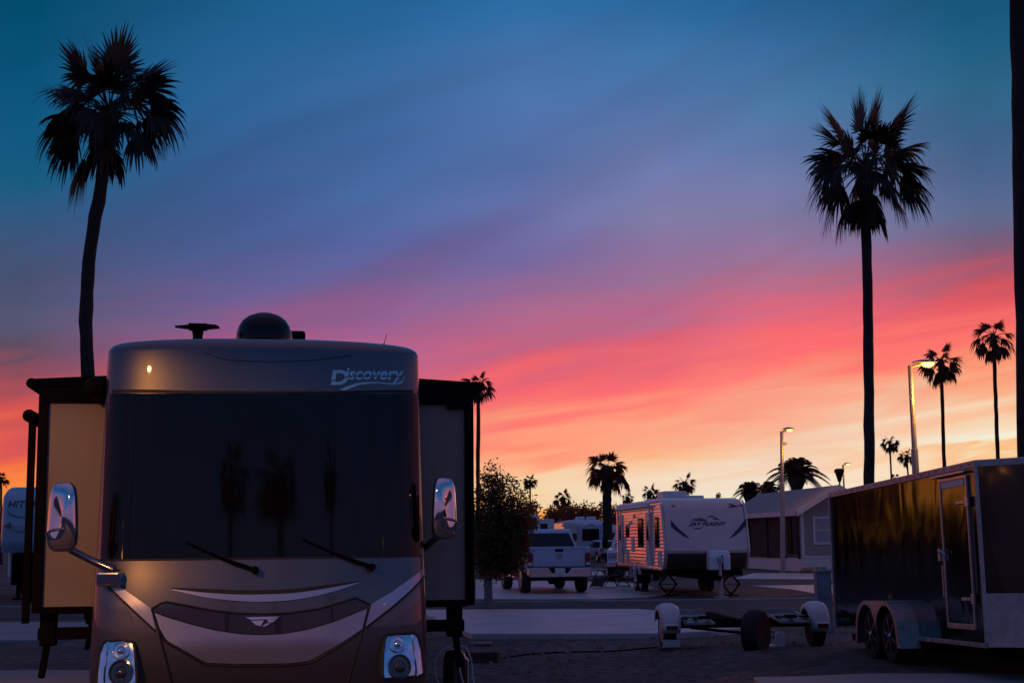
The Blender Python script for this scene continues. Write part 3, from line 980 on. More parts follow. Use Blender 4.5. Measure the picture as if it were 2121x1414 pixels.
# ------------------------------------------------------------------ palms
def frond(mb, hub, d, Lp, Lb, rng, sag=.25, n=22, segs=5, width=1.0):
    """one fan frond: arching stalk, then pleated leaflets whose split tips hang"""
    d = Vector(d).normalized()
    pts = []
    for k in range(5):
        t = k / 4
        pts.append(Vector(hub) + d * (Lp * t) + Vector((0, 0, -sag * Lp * t * t)))
    mb.tube(pts, [.035, .028, .022, .018, .016], 4, False)
    e = (pts[-1] - pts[-2]).normalized()
    up = Vector((0, 0, 1)) if abs(e.z) < .93 else Vector((rng.uniform(-1, 1), rng.uniform(-1, 1), .2)).normalized()
    s = e.cross(up).normalized()
    upr = max(0.0, e.z)
    tw = rng.uniform(-1.0, 1.0)
    nn = s.cross(e)
    s = (s * math.cos(tw) + nn * math.sin(tw)).normalized(); nn = s.cross(e).normalized()
    amax = R(rng.uniform(72, 92))
    da = 2 * amax / (n - 1)
    side = .84 + .16 * upr
    fold = .30 * (1 - .75 * upr)
    for k in range(n):
        a = -amax + da * k
        sa = abs(math.sin(a))
        ln = Lb * (.50 + .50 * math.cos(a)) * rng.uniform(.82, 1.1) + Lb * .12
        dr = (e * (math.cos(a) + .12) + s * (math.sin(a) * side) + Vector((0, 0, -fold * sa))).normalized()
        pr = nn.cross(dr)
        if pr.length < .1: pr = s
        pr = pr.normalized()
        g = ln * (.10 + .28 * sa + .22 * (1 - upr)) * rng.uniform(.55, 1.35) * (1 - .8 * upr)
        jit = pr * rng.uniform(-.07, .07) * ln
        L0, L1 = [], []
        for j in range(segs + 1):
            r = j / segs
            p = pts[-1] + dr * (ln * (r - .22 * (1 - upr) * r ** 3)) + Vector((0, 0, -g * r ** 2.8)) + jit * r * r
            w = ln * da * .50 * (r if r < .5 else .5 * (1 - (r - .5) / .5) ** .9) * width + .003
            L0.append(p - pr * w); L1.append(p + pr * w)
        mb.add(L0 + L1, [(i, i + 1, i + segs + 2, i + segs + 1) for i in range(segs)])


def fan_palm(base, hub, crown, label, seed, r0=.22, r1=.17, bend=None, fronds=None, count=34, boots=True, n=22, group='fan palms on the skyline', skirt=0.0, droop_min=-.75, leaf='frond_far', path=None):
    """base, hub: world points of the trunk foot and the crown's heart; crown: frond reach"""
    rng = random.Random(seed)
    root = empty('fan_palm', base, 0, label, 'palm tree', group)
    h = Vector(hub) - Vector(base)
    bend = Vector(bend or (0, 0, 0))
    P = []
    NT = 26
    for k in range(NT + 1):
        t = k / NT
        if path:
            f_ = t * (len(path) - 1); i_ = min(int(f_), len(path) - 2); u_ = f_ - i_
            a_, b_, c_, d_ = (Vector(path[max(0, min(len(path) - 1, i_ + o_))]) for o_ in (-1, 0, 1, 2))
            q_ = .5 * (2 * b_ + (c_ - a_) * u_ + (2 * a_ - 5 * b_ + 4 * c_ - d_) * u_ ** 2 + (3 * b_ - a_ - 3 * c_ + d_) * u_ ** 3) - Vector(base)
            P.append(q_ + Vector((rng.uniform(-1, 1), rng.uniform(-1, 1), 0)) * r1 * .10)
            continue
        P.append(h * t + bend * (4 * t * (1 - t)) + Vector((rng.uniform(-1, 1), rng.uniform(-1, 1), 0)) * r1 * .10)
    RR = []
    for k in range(NT + 1):
        t = k / NT
        r = r0 + (r1 - r0) * min(1, t * 1.15)
        if t < .06: r += r0 * .35 * (1 - t / .06)
        RR.append(r * rng.uniform(.95, 1.05))
    tb = MB(); tb.tube(P, RR, 12)
    tb.build('trunk', M['bark'], root, smooth=True)
    if boots:
        bb = MB()
        up = (P[-1] - P[-3]).normalized()
        L0 = P[-1] - up * crown * .42
        bb.tube([L0 - up * crown * .06, L0, L0 + up * crown * .12, P[-1] - up * crown * .1, P[-1] + up * crown * .08], [r1 * .95, r1 * 1.25, r1 * 1.75, r1 * 1.6, r1 * .7], 12)
        for k in range(46):
            a = rng.uniform(0, 2 * PI); t = rng.uniform(-.08, .42)
            c = L0 + up * crown * t
            dirv = Vector((math.cos(a), math.sin(a), rng.uniform(-.5, .9))).normalized()
            q = c + dirv * r1 * rng.uniform(2.0, 3.0)
            bb.tube([c + dirv * r1 * 1.0, q], [.05 * crown / 2, .015], 4)
        for k in range(int(26 * skirt)):
            a = rng.uniform(0, 2 * PI)
            c = L0 + up * crown * rng.uniform(0, .2)
            frond(bb, c, (math.cos(a), math.sin(a), -1.2), crown * .15, crown * .4, rng, .3, 9, 3)
        bb.build('leaf_bases', M['frond_dry'], root)
    cr = MB()
    H = P[-1]
    if fronds:
        for th, ln, dep, sag in fronds:
            ln *= 1.06
            t, f = R(th), R(dep)
            frond(cr, H + Vector((0, 0, rng.uniform(-.1, .1))), (math.cos(f) * math.cos(t), math.sin(f), math.cos(f) * math.sin(t)), ln * .50, ln * .52, rng, sag, n, 6, 1.25)
    for k in range(count):
        # golden-angle spread from upright spears to hanging old fronds
        u = (k + .5) / count
        zc = 1.0 - (1.0 - droop_min) * u ** .85
        a = k * 2.39996 + rng.uniform(-.3, .3)
        rr = math.sqrt(max(0.02, 1 - min(1, zc * zc)))
        ln = crown * (rng.uniform(.82, 1.05)) * (.78 + .22 * rr)
        frond(cr, H + Vector((0, 0, rng.uniform(-.1, .1))), (math.cos(a) * rr, math.sin(a) * rr, zc), ln * .48, ln * .55, rng, .12 + .35 * u, n, 5, 1.35)
    cr.build('crown', M[leaf], root)
    return root


def pinnate(mb, hub, a, elev, ln, rng, n=26):
    """one feather frond arching out and down"""
    d = Vector((math.cos(a) * math.cos(elev), math.sin(a) * math.cos(elev), math.sin(elev)))
    pts = []
    for k in range(n + 1):
        t = k / n
        pts.append(Vector(hub) + d * ln * t + Vector((0, 0, -.62 * ln * t ** 2.2)))
    mb.tube(pts, [.05 * (1 - .8 * k / n) for k in range(n + 1)], 4, False)
    sd = Vector((-math.sin(a), math.cos(a), 0))
    for k in range(3, n + 1):
        t = k / n
        e = (pts[k] - pts[k - 1]).normalized()
        L = ln * .26 * math.sin(PI * min(1, t * .82 + .16)) * rng.uniform(.85, 1.1)
        for sg in (-1, 1):
            q = (e * .65 + sd * sg * .75 + Vector((0, 0, -.12))).normalized()
            w = e * .05 * ln / 2.5
            tip = pts[k] + q * L + Vector((0, 0, -.22 * L))
            mb.add([pts[k] - w, pts[k] + w, pts[k] + q * L * .55 + w * .8, tip, pts[k] + q * L * .55 - w * .8], [(0, 1, 2, 3, 4)])


def date_palm(base, hub, crown, label, seed, r0=.35, count=34):
    rng = random.Random(seed)
    root = empty('date_palm', base, 0, label, 'palm tree', 'date palms behind the house')
    h = Vector(hub) - Vector(base)
    tb = MB()
    tb.tube([h * (k / 12) for k in range(13)], [r0 * (1.0 + (.5 if k > 10 else 0) + .08 * (k % 2)) for k in range(13)], 12)
    tb.build('trunk', M['bark'], root, smooth=True)
    cr = MB()
    for k in range(count):
        u = (k + .5) / count
        pinnate(cr, h, k * 2.39996, R(86 - 92 * u), crown * rng.uniform(.85, 1.1), rng)
    cr.build('crown', M['frond_far'], root)
    return root


def trunk_pts(px_base, py_base, px_hub, py_hub, Y):
    """foot on the ground below the visible foot of the trunk, crown heart at the hub pixel"""
    hub = at(px_hub, py_hub, Y); low = at(px_base, py_base, Y)
    d = hub - low
    base = low - d * (low.z / d.z)
    return Vector((base.x, Y, 0)), hub


# near left palm
b, h = Vector((at(186, 1150, 39).x, 39, 0)), at(226, 232, 39)
fl = [(126, 2.55, 10, .05), (107, 2.35, -8, .02), (86, 2.25, 15, 0), (75, 2.2, -20, 0), (52, 2.3, 10, .05), (34, 2.25, -10, .12), (20, 2.25, 5, .22), (4, 2.35, -12, .25),
      (-8, 1.7, 10, .35), (-20, 1.9, -25, .5), (146, 2.3, -5, .12), (160, 2.2, 15, .2), (176, 2.1, -12, .32), (190, 2.0, 6, .35), (206, 2.0, -18, .4), (224, 2.1, 12, .4), (238, 2.2, -8, .3),
      (96, 1.9, -35, 0), (60, 1.8, 40, .05), (120, 1.8, -40, .05), (30, 1.7, -45, .2), (150, 1.7, -45, .2), (90, 1.9, -60, .1), (200, 1.5, -55, .4), (340, 1.6, -50, .4), (10, 1.7, 45, .2), (170, 1.7, 45, .2)]
fan_palm(b, h, 2.2, 'tall dark fan palm rising behind the left slide-out of the big motorhome', 3, .19, .18, path=[Vector((at(186, 1150, 39).x, 39, 0)), at(185, 1000, 39), at(184, 870, 39), at(181, 760, 39), at(178, 680, 39), at(180, 590, 39), at(189, 500, 39), at(205, 410, 39), at(220, 310, 39), at(226, 232, 39)], fronds=fl, count=16, skirt=.3, n=26, droop_min=.1, leaf='frond')
# near right palm
b, h = trunk_pts(1798, 1000, 1791, 350, 43)
fr = [(92, 2.45, 5, 0), (80, 2.3, -15, 0), (118, 2.3, 8, .02), (134, 2.25, -15, .06), (152, 2.0, 12, .12), (166, 1.9, -10, .18), (180, 2.0, 8, .3), (196, 2.0, -14, .35), (212, 2.0, 10, .35), (232, 2.0, -10, .3),
      (56, 2.6, -8, .03), (44, 2.0, 20, .08), (30, 2.35, 6, .1), (16, 2.1, -14, .18), (2, 2.2, 8, .25), (-12, 2.2, -8, .35), (-24, 1.9, 14, .45), (-38, 1.3, -30, .4),
      (100, 1.9, -45, 0), (70, 1.9, -50, .05), (130, 1.8, 45, .1), (40, 1.8, -50, .15), (160, 1.7, -50, .2), (90, 2.0, 55, .1), (20, 1.7, 45, .2), (205, 1.5, -50, .4), (335, 1.6, -50, .4)]
fan_palm(b, h, 2.2, 'tall dark fan palm behind the house, left of the taller street lamp', 4, .17, .155, bend=(.05, 0, 0), fronds=fr, count=16, skirt=.6, n=26, droop_min=.1, leaf='frond')
# trunk cut by the right edge of the picture
Y = 22
pl, ph_ = at(2129, 900, Y), at(2112, 60, Y)
dd = ph_ - pl
base = pl - dd * (pl.z / dd.z); hub = pl + dd * ((13.0 - pl.z) / dd.z)
fan_palm(base, hub, 2.2, 'thick palm trunk cut off by the right edge of the picture', 8, .155, .15, count=24, n=14)

SMALL = [  # foot px, hub px, crown reach px, distance, trunk px, seed, label
    ((1956, 970), (1949, 748), 43, 72, 7.5, 21, 'mid-sized fan palm just right of the taller street lamp'),
    ((2067, 960), (2058, 695), 46, 70, 8, 22, 'mid-sized fan palm above the front end of the black cargo trailer'),
    ((1846, 985), (1843, 914), 20, 165, 3.6, 23, 'small slim fan palm between the tall right palm and the taller lamp'),
    ((1881, 985), (1878, 943), 18, 180, 3.6, 24, 'small fan palm partly behind the taller street lamp pole'),
    ((1857, 1010), (1855, 990), 12, 230, 3, 25, 'tiny palm top just showing over the black trailer roof'),
    ((990, 985), (991, 795), 34, 110, 8, 26, 'slim fan palm rising beside the right slide-out of the motorhome'),
    ((1098, 1060), (1098, 995), 16, 180, 3.4, 27, 'small fan palm on the skyline just right of the citrus tree'),
    ((1167, 1085), (1166, 1030), 21, 150, 7, 28, 'short fan palm on the skyline in front of the bare hedge trees'),
    ((1300, 1060), (1300, 1030), 14, 150, 5, 30, 'low palm peeking over the rear roof of the ribbed white trailer'),
    ((1346, 1060), (1346, 1017), 19, 150, 6, 31, 'palm behind the middle of the ribbed white trailer roof'),
    ((1419, 1060), (1419, 999), 24, 150, 6, 32, 'palm behind the rooftop air conditioner of the ribbed white trailer'),
    ((1488, 1060), (1488, 1024), 7, 260, 2.5, 33, 'tiny palm top over the front roof edge of the ribbed white trailer'),
    ((1245, 1075), (1245, 1042), 6, 260, 1.6, 34, 'tiny distant palm between the hedge trees and the thick palm trunk'),
    ((2, 1030), (2, 990), 17, 120, 5, 35, 'palm top at the left edge of the picture above the blue trailer'),
]
for (fx, fy), (hx, hy), cr_, Y, tw, sd, lb in SMALL:
    b, h = trunk_pts(fx, fy, hx, hy, Y)
    pm = F_PX / Y
    fan_palm(b, h, cr_ / pm * 1.25, lb, sd, tw / pm / 2 * 1.1, tw / pm / 2, count=21, n=13, skirt=.25 if cr_ > 18 else 0)
# thick-trunked palm with a dead frond hanging on its right
Y = 112
b, h = trunk_pts(1259, 1157, 1257, 968, Y)
p = fan_palm(b, h, 2.0, 'thick trunked fan palm with one dead frond hanging at its right', 36, .40, .34, count=30, n=15, skirt=.5)
df = MB(); rng = random.Random(2)
q0 = at(1262, 975, Y) - b; q1 = at(1290, 985, Y) - b; q2 = at(1302, 1005, Y) - b
df.tube([q0, q1, q2], [.04, .03, .03], 5)
for k in range(16):
    q3 = q1.lerp(q2, k / 15)
    df.add([q3 + Vector((-.08, 0, 0)), q3 + Vector((.08, 0, 0)), q3 + Vector((rng.uniform(-.15, .3), rng.uniform(-.2, .2), -rng.uniform(.6, 1.2)))], [(0, 1, 2)])
df.build('dead_frond', M['frond_dry'], p)

b, h = trunk_pts(1651, 1030, 1650, 982, 88)
date_palm(b, h, 2.35, 'big bushy date palm behind the house roof, crossed by the nearer street lamp pole', 41, .34)
b, h = trunk_pts(1552, 1050, 1554, 1016, 120)
date_palm(b, h, 1.75, 'date palm left of the house eaves, beside the ribbed trailer', 42, .38)
b, h = trunk_pts(1591, 1045, 1592, 1013, 125)
date_palm(b, h, 1.55, 'smaller date palm over the house eaves between two larger date palms', 43, .34)


# ------------------------------------------------------------------ leafy trees
def leaf_cloud(mb, blobs, count, size, rng):
    """leaf-sized faces in clumps; blobs: (x, y, z, rx, ry, rz, weight)"""
    tot = sum(b[6] for b in blobs)
    for bx, by, bz, rx, ry, rz, w in blobs:
        for k in range(max(1, int(count * w / tot / 9))):
            while True:
                u = Vector((rng.uniform(-1, 1), rng.uniform(-1, 1), rng.uniform(-1, 1)))
                if u.length < 1: break
            u = u * (.55 + .45 * u.length)
            c = Vector((bx + u.x * rx, by + u.y * ry, bz + u.z * rz))
            for j in range(9):
                p = c + Vector((rng.gauss(0, 1), rng.gauss(0, 1), rng.gauss(0, 1))) * size * 1.7
                a = Vector((rng.gauss(0, 1), rng.gauss(0, 1), rng.gauss(0, .7))).normalized() * size * rng.uniform(.7, 1.3)
                b = a.cross(Vector((rng.gauss(0, 1), rng.gauss(0, 1), rng.gauss(0, 1)))).normalized() * size * .42
                mb.add([p - a, p + b, p + a, p - b], [(0, 1, 2, 3)])


def bushy_tree(name, base, label, blobs, count, size, trunk, seed, leaf='leaf', bark='bark_brown', limbs=10, group=None):
    rng = random.Random(seed)
    root = empty(name, base, 0, label, 'tree', group)
    tb = MB()
    r, h = trunk
    tb.tube([(0, 0, 0), (.01, 0, h * .3), (-.01, .01, h * .7), (0, 0, h)], [r * 1.25, r, r * .95, r * .9], 12)
    for k in range(limbs):
        b = blobs[k % len(blobs)]
        e = Vector((b[0] + rng.uniform(-.6, .6) * b[3], b[1] + rng.uniform(-.6, .6) * b[4], b[2] + rng.uniform(-.2, .8) * b[5]))
        s = Vector((0, 0, h * rng.uniform(.85, 1)))
        mid = s.lerp(e, .5) + Vector((rng.uniform(-.1, .1), rng.uniform(-.1, .1), .08)) * b[3]
        tb.tube([s, mid, e], [r * .5, r * .3, r * .07], 6)
    tb.build('trunk', M[bark], root, smooth=True)
    cb = MB(); leaf_cloud(cb, blobs, count, size, rng)
    cb.build('crown', M[leaf], root)
    return root


tb_ = gp(1011, 1258)
S = F_PX / tb_.y
def tl(px, py): return (at(px, py, tb_.y) - tb_)
blobs = []
for px, py, rx, rz, w in ((1022, 1005, 30, 40, 1.0), (1048, 1040, 42, 45, 1.6), (1010, 1060, 40, 45, 2.0), (1070, 1080, 32, 40, 1.5), (1000, 1110, 35, 50, 3.0), (1040, 1115, 45, 50, 4.0), (1070, 1130, 25, 40, 1.8), (1035, 1165, 40, 28, 2.4), (1005, 1160, 22, 35, 1.4), (1090, 1085, 14, 20, .3)):
    q = tl(px, py); blobs.append((q.x, random.Random(px).uniform(-.25, .25), q.z, 1.14 * rx / S, .6, 1.1 * rz / S, w))
bushy_tree('citrus_tree', (tb_.x, tb_.y, 0), 'round leafy citrus tree with a whitewashed trunk beside the big motorhome', blobs, 19000, .05, (.105, 1.15), 7, bark='bark_pale', limbs=18)

HEDGE = [(1100, 1060, 13, 18, 120), (1150, 1068, 22, 17, 135), (1178, 1064, 20, 15, 138), (1205, 1064, 22, 17, 140), (1232, 1066, 22, 14, 142), (1275, 1070, 26, 22, 130), (1300, 1075, 25, 22, 140), (1190, 1085, 40, 18, 150), (1130, 1090, 30, 16, 150), (1240, 1092, 35, 20, 150), (1286, 1095, 30, 22, 145)]
for k, (px, py, rx, rz, Y) in enumerate(HEDGE):
    c = at(px, py, Y); s = Y / F_PX
    bl = [(rx * s * .5 * math.cos(i * 2.4) * (i > 0), 1.0 * math.sin(i * 2.1), c.z + (rz * s * .5 * math.sin(i * 2.4) if i else 0), rx * s * .6, 1.6, rz * s * .65, 1) for i in range(5)]
    places = ('beside the citrus tree', 'left of the short skyline palm', 'right of the short skyline palm', 'above the white fifth-wheel air conditioner', 'left of the tiny distant palm', 'right of the thick palm trunk', 'behind the rear end of the ribbed trailer',
              'low behind the white fifth-wheel roof', 'low behind the parked coach', 'low behind the thick palm trunk', 'low behind the ribbed trailer side')
    bushy_tree('desert_tree', (c.x, Y, 0), 'dark bushy tree of the far hedge, ' + places[k], bl, 900, .16, (.16, max(.8, c.z - rz * s * .4)), 60 + k, leaf='leaf_far', limbs=8, group='bushy trees of the far hedge')


# ------------------------------------------------------------------ pickup trucks (front at local y = 0, facing -Y)
def arch_profile(top, y_wheels, r, z0, n=9):
    """lower outline with round wheel openings, joined to the upper outline (list of (y, z) from front to back)"""
    lo = []
    for yw in reversed(y_wheels):
        for k in range(n + 1):
            a = PI * k / n
            lo.append((yw + r * math.cos(a), z0 + r * .92 * math.sin(a)))
    return top + lo


def cab_loft(mb, low, high, z0, z1, hw0, hw1, n=5):
    """greenhouse between a lower and an upper rectangle: (y0, y1)"""
    loops = []
    for k in range(n + 1):
        t = k / n
        y0 = low[0] + (high[0] - low[0]) * t; y1 = low[1] + (high[1] - low[1]) * t
        w = hw0 + (hw1 - hw0) * t; z = z0 + (z1 - z0) * t
        loops.append([(-w, y0 + .12, z), (-w * .8, y0, z), (w * .8, y0, z), (w, y0 + .12, z), (w, y1 - .06, z), (w * .86, y1, z), (-w * .86, y1, z), (-w, y1 - .06, z)])
    y0, y1 = high
    loops.append([(x * .93, y0 + .12 + (y - y0) * (y1 - y0 - .24) / (y1 - y0), z1 + .05) for x, y, z in loops[-1]])
    mb.loft(loops)


def pickup(loc, rz, label, white='white_paint'):
    root = empty('pickup_truck', loc, rz, label, 'pickup truck')
    hw = 1.0
    mb = MB()
    top = [(.06, .62), (.02, 1.05), (.12, 1.22), (1.55, 1.33), (3.95, 1.36), (4.0, 1.40), (5.78, 1.42), (5.80, 1.36), (5.80, .80), (5.66, .72)]
    prof = arch_profile(top, [1.05, 4.72], .50, .62)
    prof.append((.30, .55))
    mb.prism(prof, -hw, hw, 'X')
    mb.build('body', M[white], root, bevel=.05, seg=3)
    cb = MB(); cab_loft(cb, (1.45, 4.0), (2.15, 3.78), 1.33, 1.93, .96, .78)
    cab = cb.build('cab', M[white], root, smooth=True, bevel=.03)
    # glass
    gl = MB()
    gl.add([(-.86, 3.995, 1.42), (.86, 3.995, 1.42), (.70, 3.83, 1.84), (-.70, 3.83, 1.84), (-.86, 3.95, 1.42), (.86, 3.95, 1.42), (.70, 3.785, 1.84), (-.70, 3.785, 1.84)], [(0, 1, 2, 3), (7, 6, 5, 4), (0, 4, 5, 1), (1, 5, 6, 2), (2, 6, 7, 3), (3, 7, 4, 0)])
    gl.build('rear_window', M['tint'], root)
    gl = MB()
    gl.add([(-.78, 1.47, 1.40), (.78, 1.47, 1.40), (.64, 2.02, 1.86), (-.64, 2.02, 1.86), (-.78, 1.52, 1.40), (.78, 1.52, 1.40), (.64, 2.07, 1.86), (-.64, 2.07, 1.86)], [(0, 1, 2, 3), (7, 6, 5, 4), (0, 4, 5, 1), (1, 5, 6, 2), (2, 6, 7, 3), (3, 7, 4, 0)])
    gl.build('windscreen', M['tint'], root)
    for sx in (-1, 1):
        gl = MB()
        for a, b, c, d in ((1.85, 2.75, 2.75, 2.28), (2.83, 3.72, 3.62, 2.83)):
            P = [(sx * .955, a, 1.42), (sx * .955, b, 1.42), (sx * .825, c, 1.83), (sx * .825, d, 1.83)]
            gl.add(P + [(p[0] - sx * .04, p[1], p[2]) for p in P], [(0, 1, 2, 3), (7, 6, 5, 4), (0, 4, 5, 1), (1, 5, 6, 2), (2, 6, 7, 3), (3, 7, 4, 0)])
        gl.build('side_window', M['tint'], root)
        mr = MB(); mr.box((sx * 1.20, 1.78, 1.46), (.24, .10, .32)); mr.box((sx * 1.05, 1.80, 1.38), (.22, .06, .06))
        mr.build('wing_mirror', M['black_trim'], root, bevel=.03)
        tl_ = MB(); tl_.box((sx * .905, 5.78, 1.02), (.17, .10, .42)); tl = tl_.build('tail_light', M['red_lens'], root, bevel=.02)
        tw = MB(); tw.box((sx * .905, 5.835, .90), (.12, .012, .09)); tw.build('reversing_lens', M['white_plastic'], tl)
        hl = MB(); hl.box((sx * .78, .03, 1.03), (.34, .10, .22)); hl.build('headlight', M['lens'], root, bevel=.03)
        stp = MB(); stp.tube([(sx * 1.03, 1.6, .52), (sx * 1.05, 1.75, .47), (sx * 1.05, 3.95, .47), (sx * 1.03, 4.1, .52)], .05, 10)
        stp.build('side_step', M['chrome'], root, smooth=True)
        for y in (1.05, 4.72): wheel(root, (sx * .90, y, .42), .42, .30, sx, 'satin')
    tg = MB(); tg.box((0, 5.80, 1.09), (1.62, .05, .56)); t = tg.build('tailgate', M[white], root, bevel=.02, seg=3)
    x = MB(); x.box((0, 5.79, 1.385), (1.66, .10, .06)); x.box((0, 5.828, .965), (1.5, .012, .02)); x.build('tailgate_spoiler', M[white], t, bevel=.015)
    x = MB(); x.box((0, 5.832, 1.31), (.26, .03, .075)); x.build('tailgate_handle', M['black_trim'], t, bevel=.01)
    x = MB()   # horned animal-head badge
    sh = [(0, 1.05), (.055, 1.09), (.05, 1.14), (.085, 1.11), (.09, 1.17), (.05, 1.205), (0, 1.185), (-.05, 1.205), (-.09, 1.17), (-.085, 1.11), (-.05, 1.14), (-.055, 1.09)]
    x.prism(sh, 5.826, 5.845, 'Y'); x.build('badge', M['chrome'], t)
    x = MB(); x.box((-.66, 5.828, 1.0), (.16, .01, .022)); x.box((.66, 5.828, 1.04), (.2, .01, .022)); x.box((.70, 5.828, .90), (.12, .01, .04)); x.build('script_badge', M['satin'], t)
    bp = MB()
    bp.prism([(-1.0, .56), (-.98, .78), (-.36, .78), (-.24, .62), (.24, .62), (.36, .78), (.98, .78), (1.0, .56), (.9, .50), (-.9, .50)], 5.76, 5.98, 'Y')
    b = bp.build('rear_bumper', M['satin'], root, bevel=.025, seg=3)
    x = MB(); x.box((0, 5.90, .70), (.52, .08, .18)); x.build('bumper_recess', M['black_trim'], b)
    x = MB(); x.box((0, 5.95, .70), (.32, .016, .155)); x.build('licence_plate', M['white_plastic'], b, bevel=.004)
    bp = MB(); bp.box((0, .02, .66), (1.96, .26, .26)); bp.build('front_bumper', M['satin'], root, bevel=.05, seg=3)
    gr = MB()
    gr.box((0, .035, 1.02), (1.15, .09, .38)); gg = gr.build('grille', M['black_trim'], root, bevel=.02)
    gr = MB(); gr.box((0, -.02, 1.02), (1.1, .04, .05)); gr.box((0, -.021, 1.02), (.05, .042, .36)); gr.build('grille_bar', M['chrome'], gg)
    un = MB(); un.box((0, 3.2, .60), (1.5, 4.9, .12)); un.tube([(-.85, 4.72, .42), (.85, 4.72, .42)], .06, 8); un.lathe([(.02, -.2), (.17, -.12), (.17, .12), (.02, .2)], (0, 4.72, .42), 12, 'X')
    un.box((.0, 5.88, .46), (.10, .2, .09))
    un.build('underbody', M['under'], root)
    return root


p = at(1148, 1170, 44.3)
pickup((p.x + .15 - math.sin(R(9)) * 5.8, 44.3 + math.cos(R(9)) * 5.8, .02), PI + R(9), 'white pickup truck parked tail towards us behind the citrus tree')
p = at(1308, 1150, 57)
pickup((p.x, 56.6, .0), R(-8), 'white pickup truck facing us, half hidden behind the rear of the ribbed trailer')


# ------------------------------------------------------------------ ribbed travel trailer with lettering
TT_YAW = R(5.5)
c = at(1466, 1150, 41)
tt = empty('travel_trailer', (c.x, 41, 0), TT_YAW, 'white ribbed travel trailer with a bird logo and dark swooshes on its nose', 'travel trailer')
TW, TL = 1.22, 8.2
TF = [(.74, .62), (.80, .32), (1.0, .14), (1.2, .03), (1.35, 0), (1.75, .10), (2.2, .24), (2.5, .36), (2.68, .50), (2.77, .70), (2.81, .95)]   # (z, y) nose outline


def tfy(z): return interp(TF, z)


mb = MB()
NZ = 36
loops = []
for k in range(NZ + 1):
    z = .74 + (2.81 - .74) * k / NZ
    w = TW - .03 * max(0, (z - 1.5) / 1.4)
    y = tfy(z); e = .07
    if z > 2.71:
        w -= .06 * ((z - 2.71) / .10) ** 2
    rib = .012 * (k % 2)
    loops.append([(-w + .012, TL, z), (-w + .012, y + e, z), (-w + e, y + rib, z), (w - e, y + rib, z), (w - .012, y + e, z), (w - .012, TL, z)])
mb.loft(loops)
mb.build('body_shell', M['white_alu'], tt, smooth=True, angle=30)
mb = MB()
for k in range(9):
    z0, z1 = .745 + k * .055, .745 + (k + 1) * .055
    w = TW + .006
    mb.add([(-w + .07, tfy(z0) - .008, z0), (w - .07, tfy(z0) - .008, z0), (w - .07, tfy(z1) - .008, z1), (-w + .07, tfy(z1) - .008, z1)], [(0, 1, 2, 3)])
z1 = .745 + 9 * .055
mb.add([(-TW + .07, tfy(z1) - .008, z1), (TW - .07, tfy(z1) - .008, z1), (TW - .07, tfy(z1) + .02, z1), (-TW + .07, tfy(z1) + .02, z1)], [(0, 1, 2, 3)])
mb.build('nose_skirt', M['brown_skirt'], tt, smooth=True)
# lapped siding boards down both sides
for sx in (-1, 1):
    mb = MB()
    pitch = .105
    z = .76
    while z < 2.68:
        zt_ = min(z + pitch, 2.71)
        w0, w1 = TW + .018, TW + .002
        y0, y1 = tfy(z) + .08, tfy(zt_) + .08
        rows = [(z, w0), (z + pitch * .26, w0), (z + pitch * .80, w0 - .0105), (zt_, w1)]
        if zt_ - z > pitch * .85:
            mb.loft([[(sx * w_, tfy(z_) + .08, z_), (sx * w_, TL - .03, z_)] for z_, w_ in rows], False, False)
            mb.add([(sx * (w1 - .01), y0, z), (sx * (w1 - .01), TL - .03, z), (sx * w0, TL - .03, z), (sx * w0, y0, z)], [(0, 1, 2, 3)])
        z += pitch
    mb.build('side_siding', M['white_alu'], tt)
    # corner moulding
    mb = MB()
    zs = [.76 + (2.73 - .76) * k / 24 for k in range(25)]
    mb.tube([(sx * (TW + .004), tfy(z) + .05, z) for z in zs], .03, 6)
    mb.tube([(sx * (TW - .03), .92, 2.73), (sx * (TW - .03), TL, 2.73)], .035, 6)
    mb.build('edge_moulding', M['white_plastic'], tt, smooth=True)


def side_part(name, y0, y1, z0, z1, material, parent=None, proud=.03, sx=-1, bevel=.02):
    mb = MB(); mb.box((sx * (TW + .008 + proud / 2), (y0 + y1) / 2, (z0 + z1) / 2), (proud + .02, y1 - y0, z1 - z0))
    return mb.build(name, M[material], parent or tt, bevel=bevel)


for y in (2.05, 6.9):
    d = side_part('door', y, y + .66, .86, 2.45, 'white_plastic', proud=.035)
    side_part('door_window', y + .15, y + .50, 1.6, 2.25, 'tint', d, proud=.045)
    side_part('grab_handle', y - .14, y - .10, 1.2, 1.75, 'satin', d, proud=.09)
    side_part('door_handle', y + .05, y + .12, 1.55, 1.68, 'black_trim', d, proud=.055)
for y0, y1, z0, z1 in ((.85, 1.35, 1.4, 2.28), (3.3, 4.1, 1.4, 2.28), (5.8, 6.3, 1.7, 2.1)):
    fr_ = side_part('window', y0, y1, z0, z1, 'black_trim', proud=.022)
    side_part('pane', y0 + .05, y1 - .05, z0 + .05, z1 - .05, 'tint', fr_, proud=.028)
for y0, y1, z0, z1 in ((.55, 1.0, .84, 1.32), (4.9, 5.3, 1.25, 1.7), (5.9, 6.3, .86, 1.3), (5.2, 5.45, 2.12, 2.22), (4.6, 4.9, 2.3, 2.42), (5.6, 5.75, 2.0, 2.2)):
    side_part('hatch', y0, y1, z0, z1, 'white_plastic', proud=.02)
aw = MB()   # roll-up awning and its arms
aw.tube([(-TW - .10, 1.9, 2.63), (-TW - .10, 7.6, 2.63)], .065, 12)
for y in (1.95, 7.55): aw.box((-TW - .06, y, 1.75), (.05, .06, 1.75))
aw.build('awning', M['white_plastic'], tt, smooth=True)
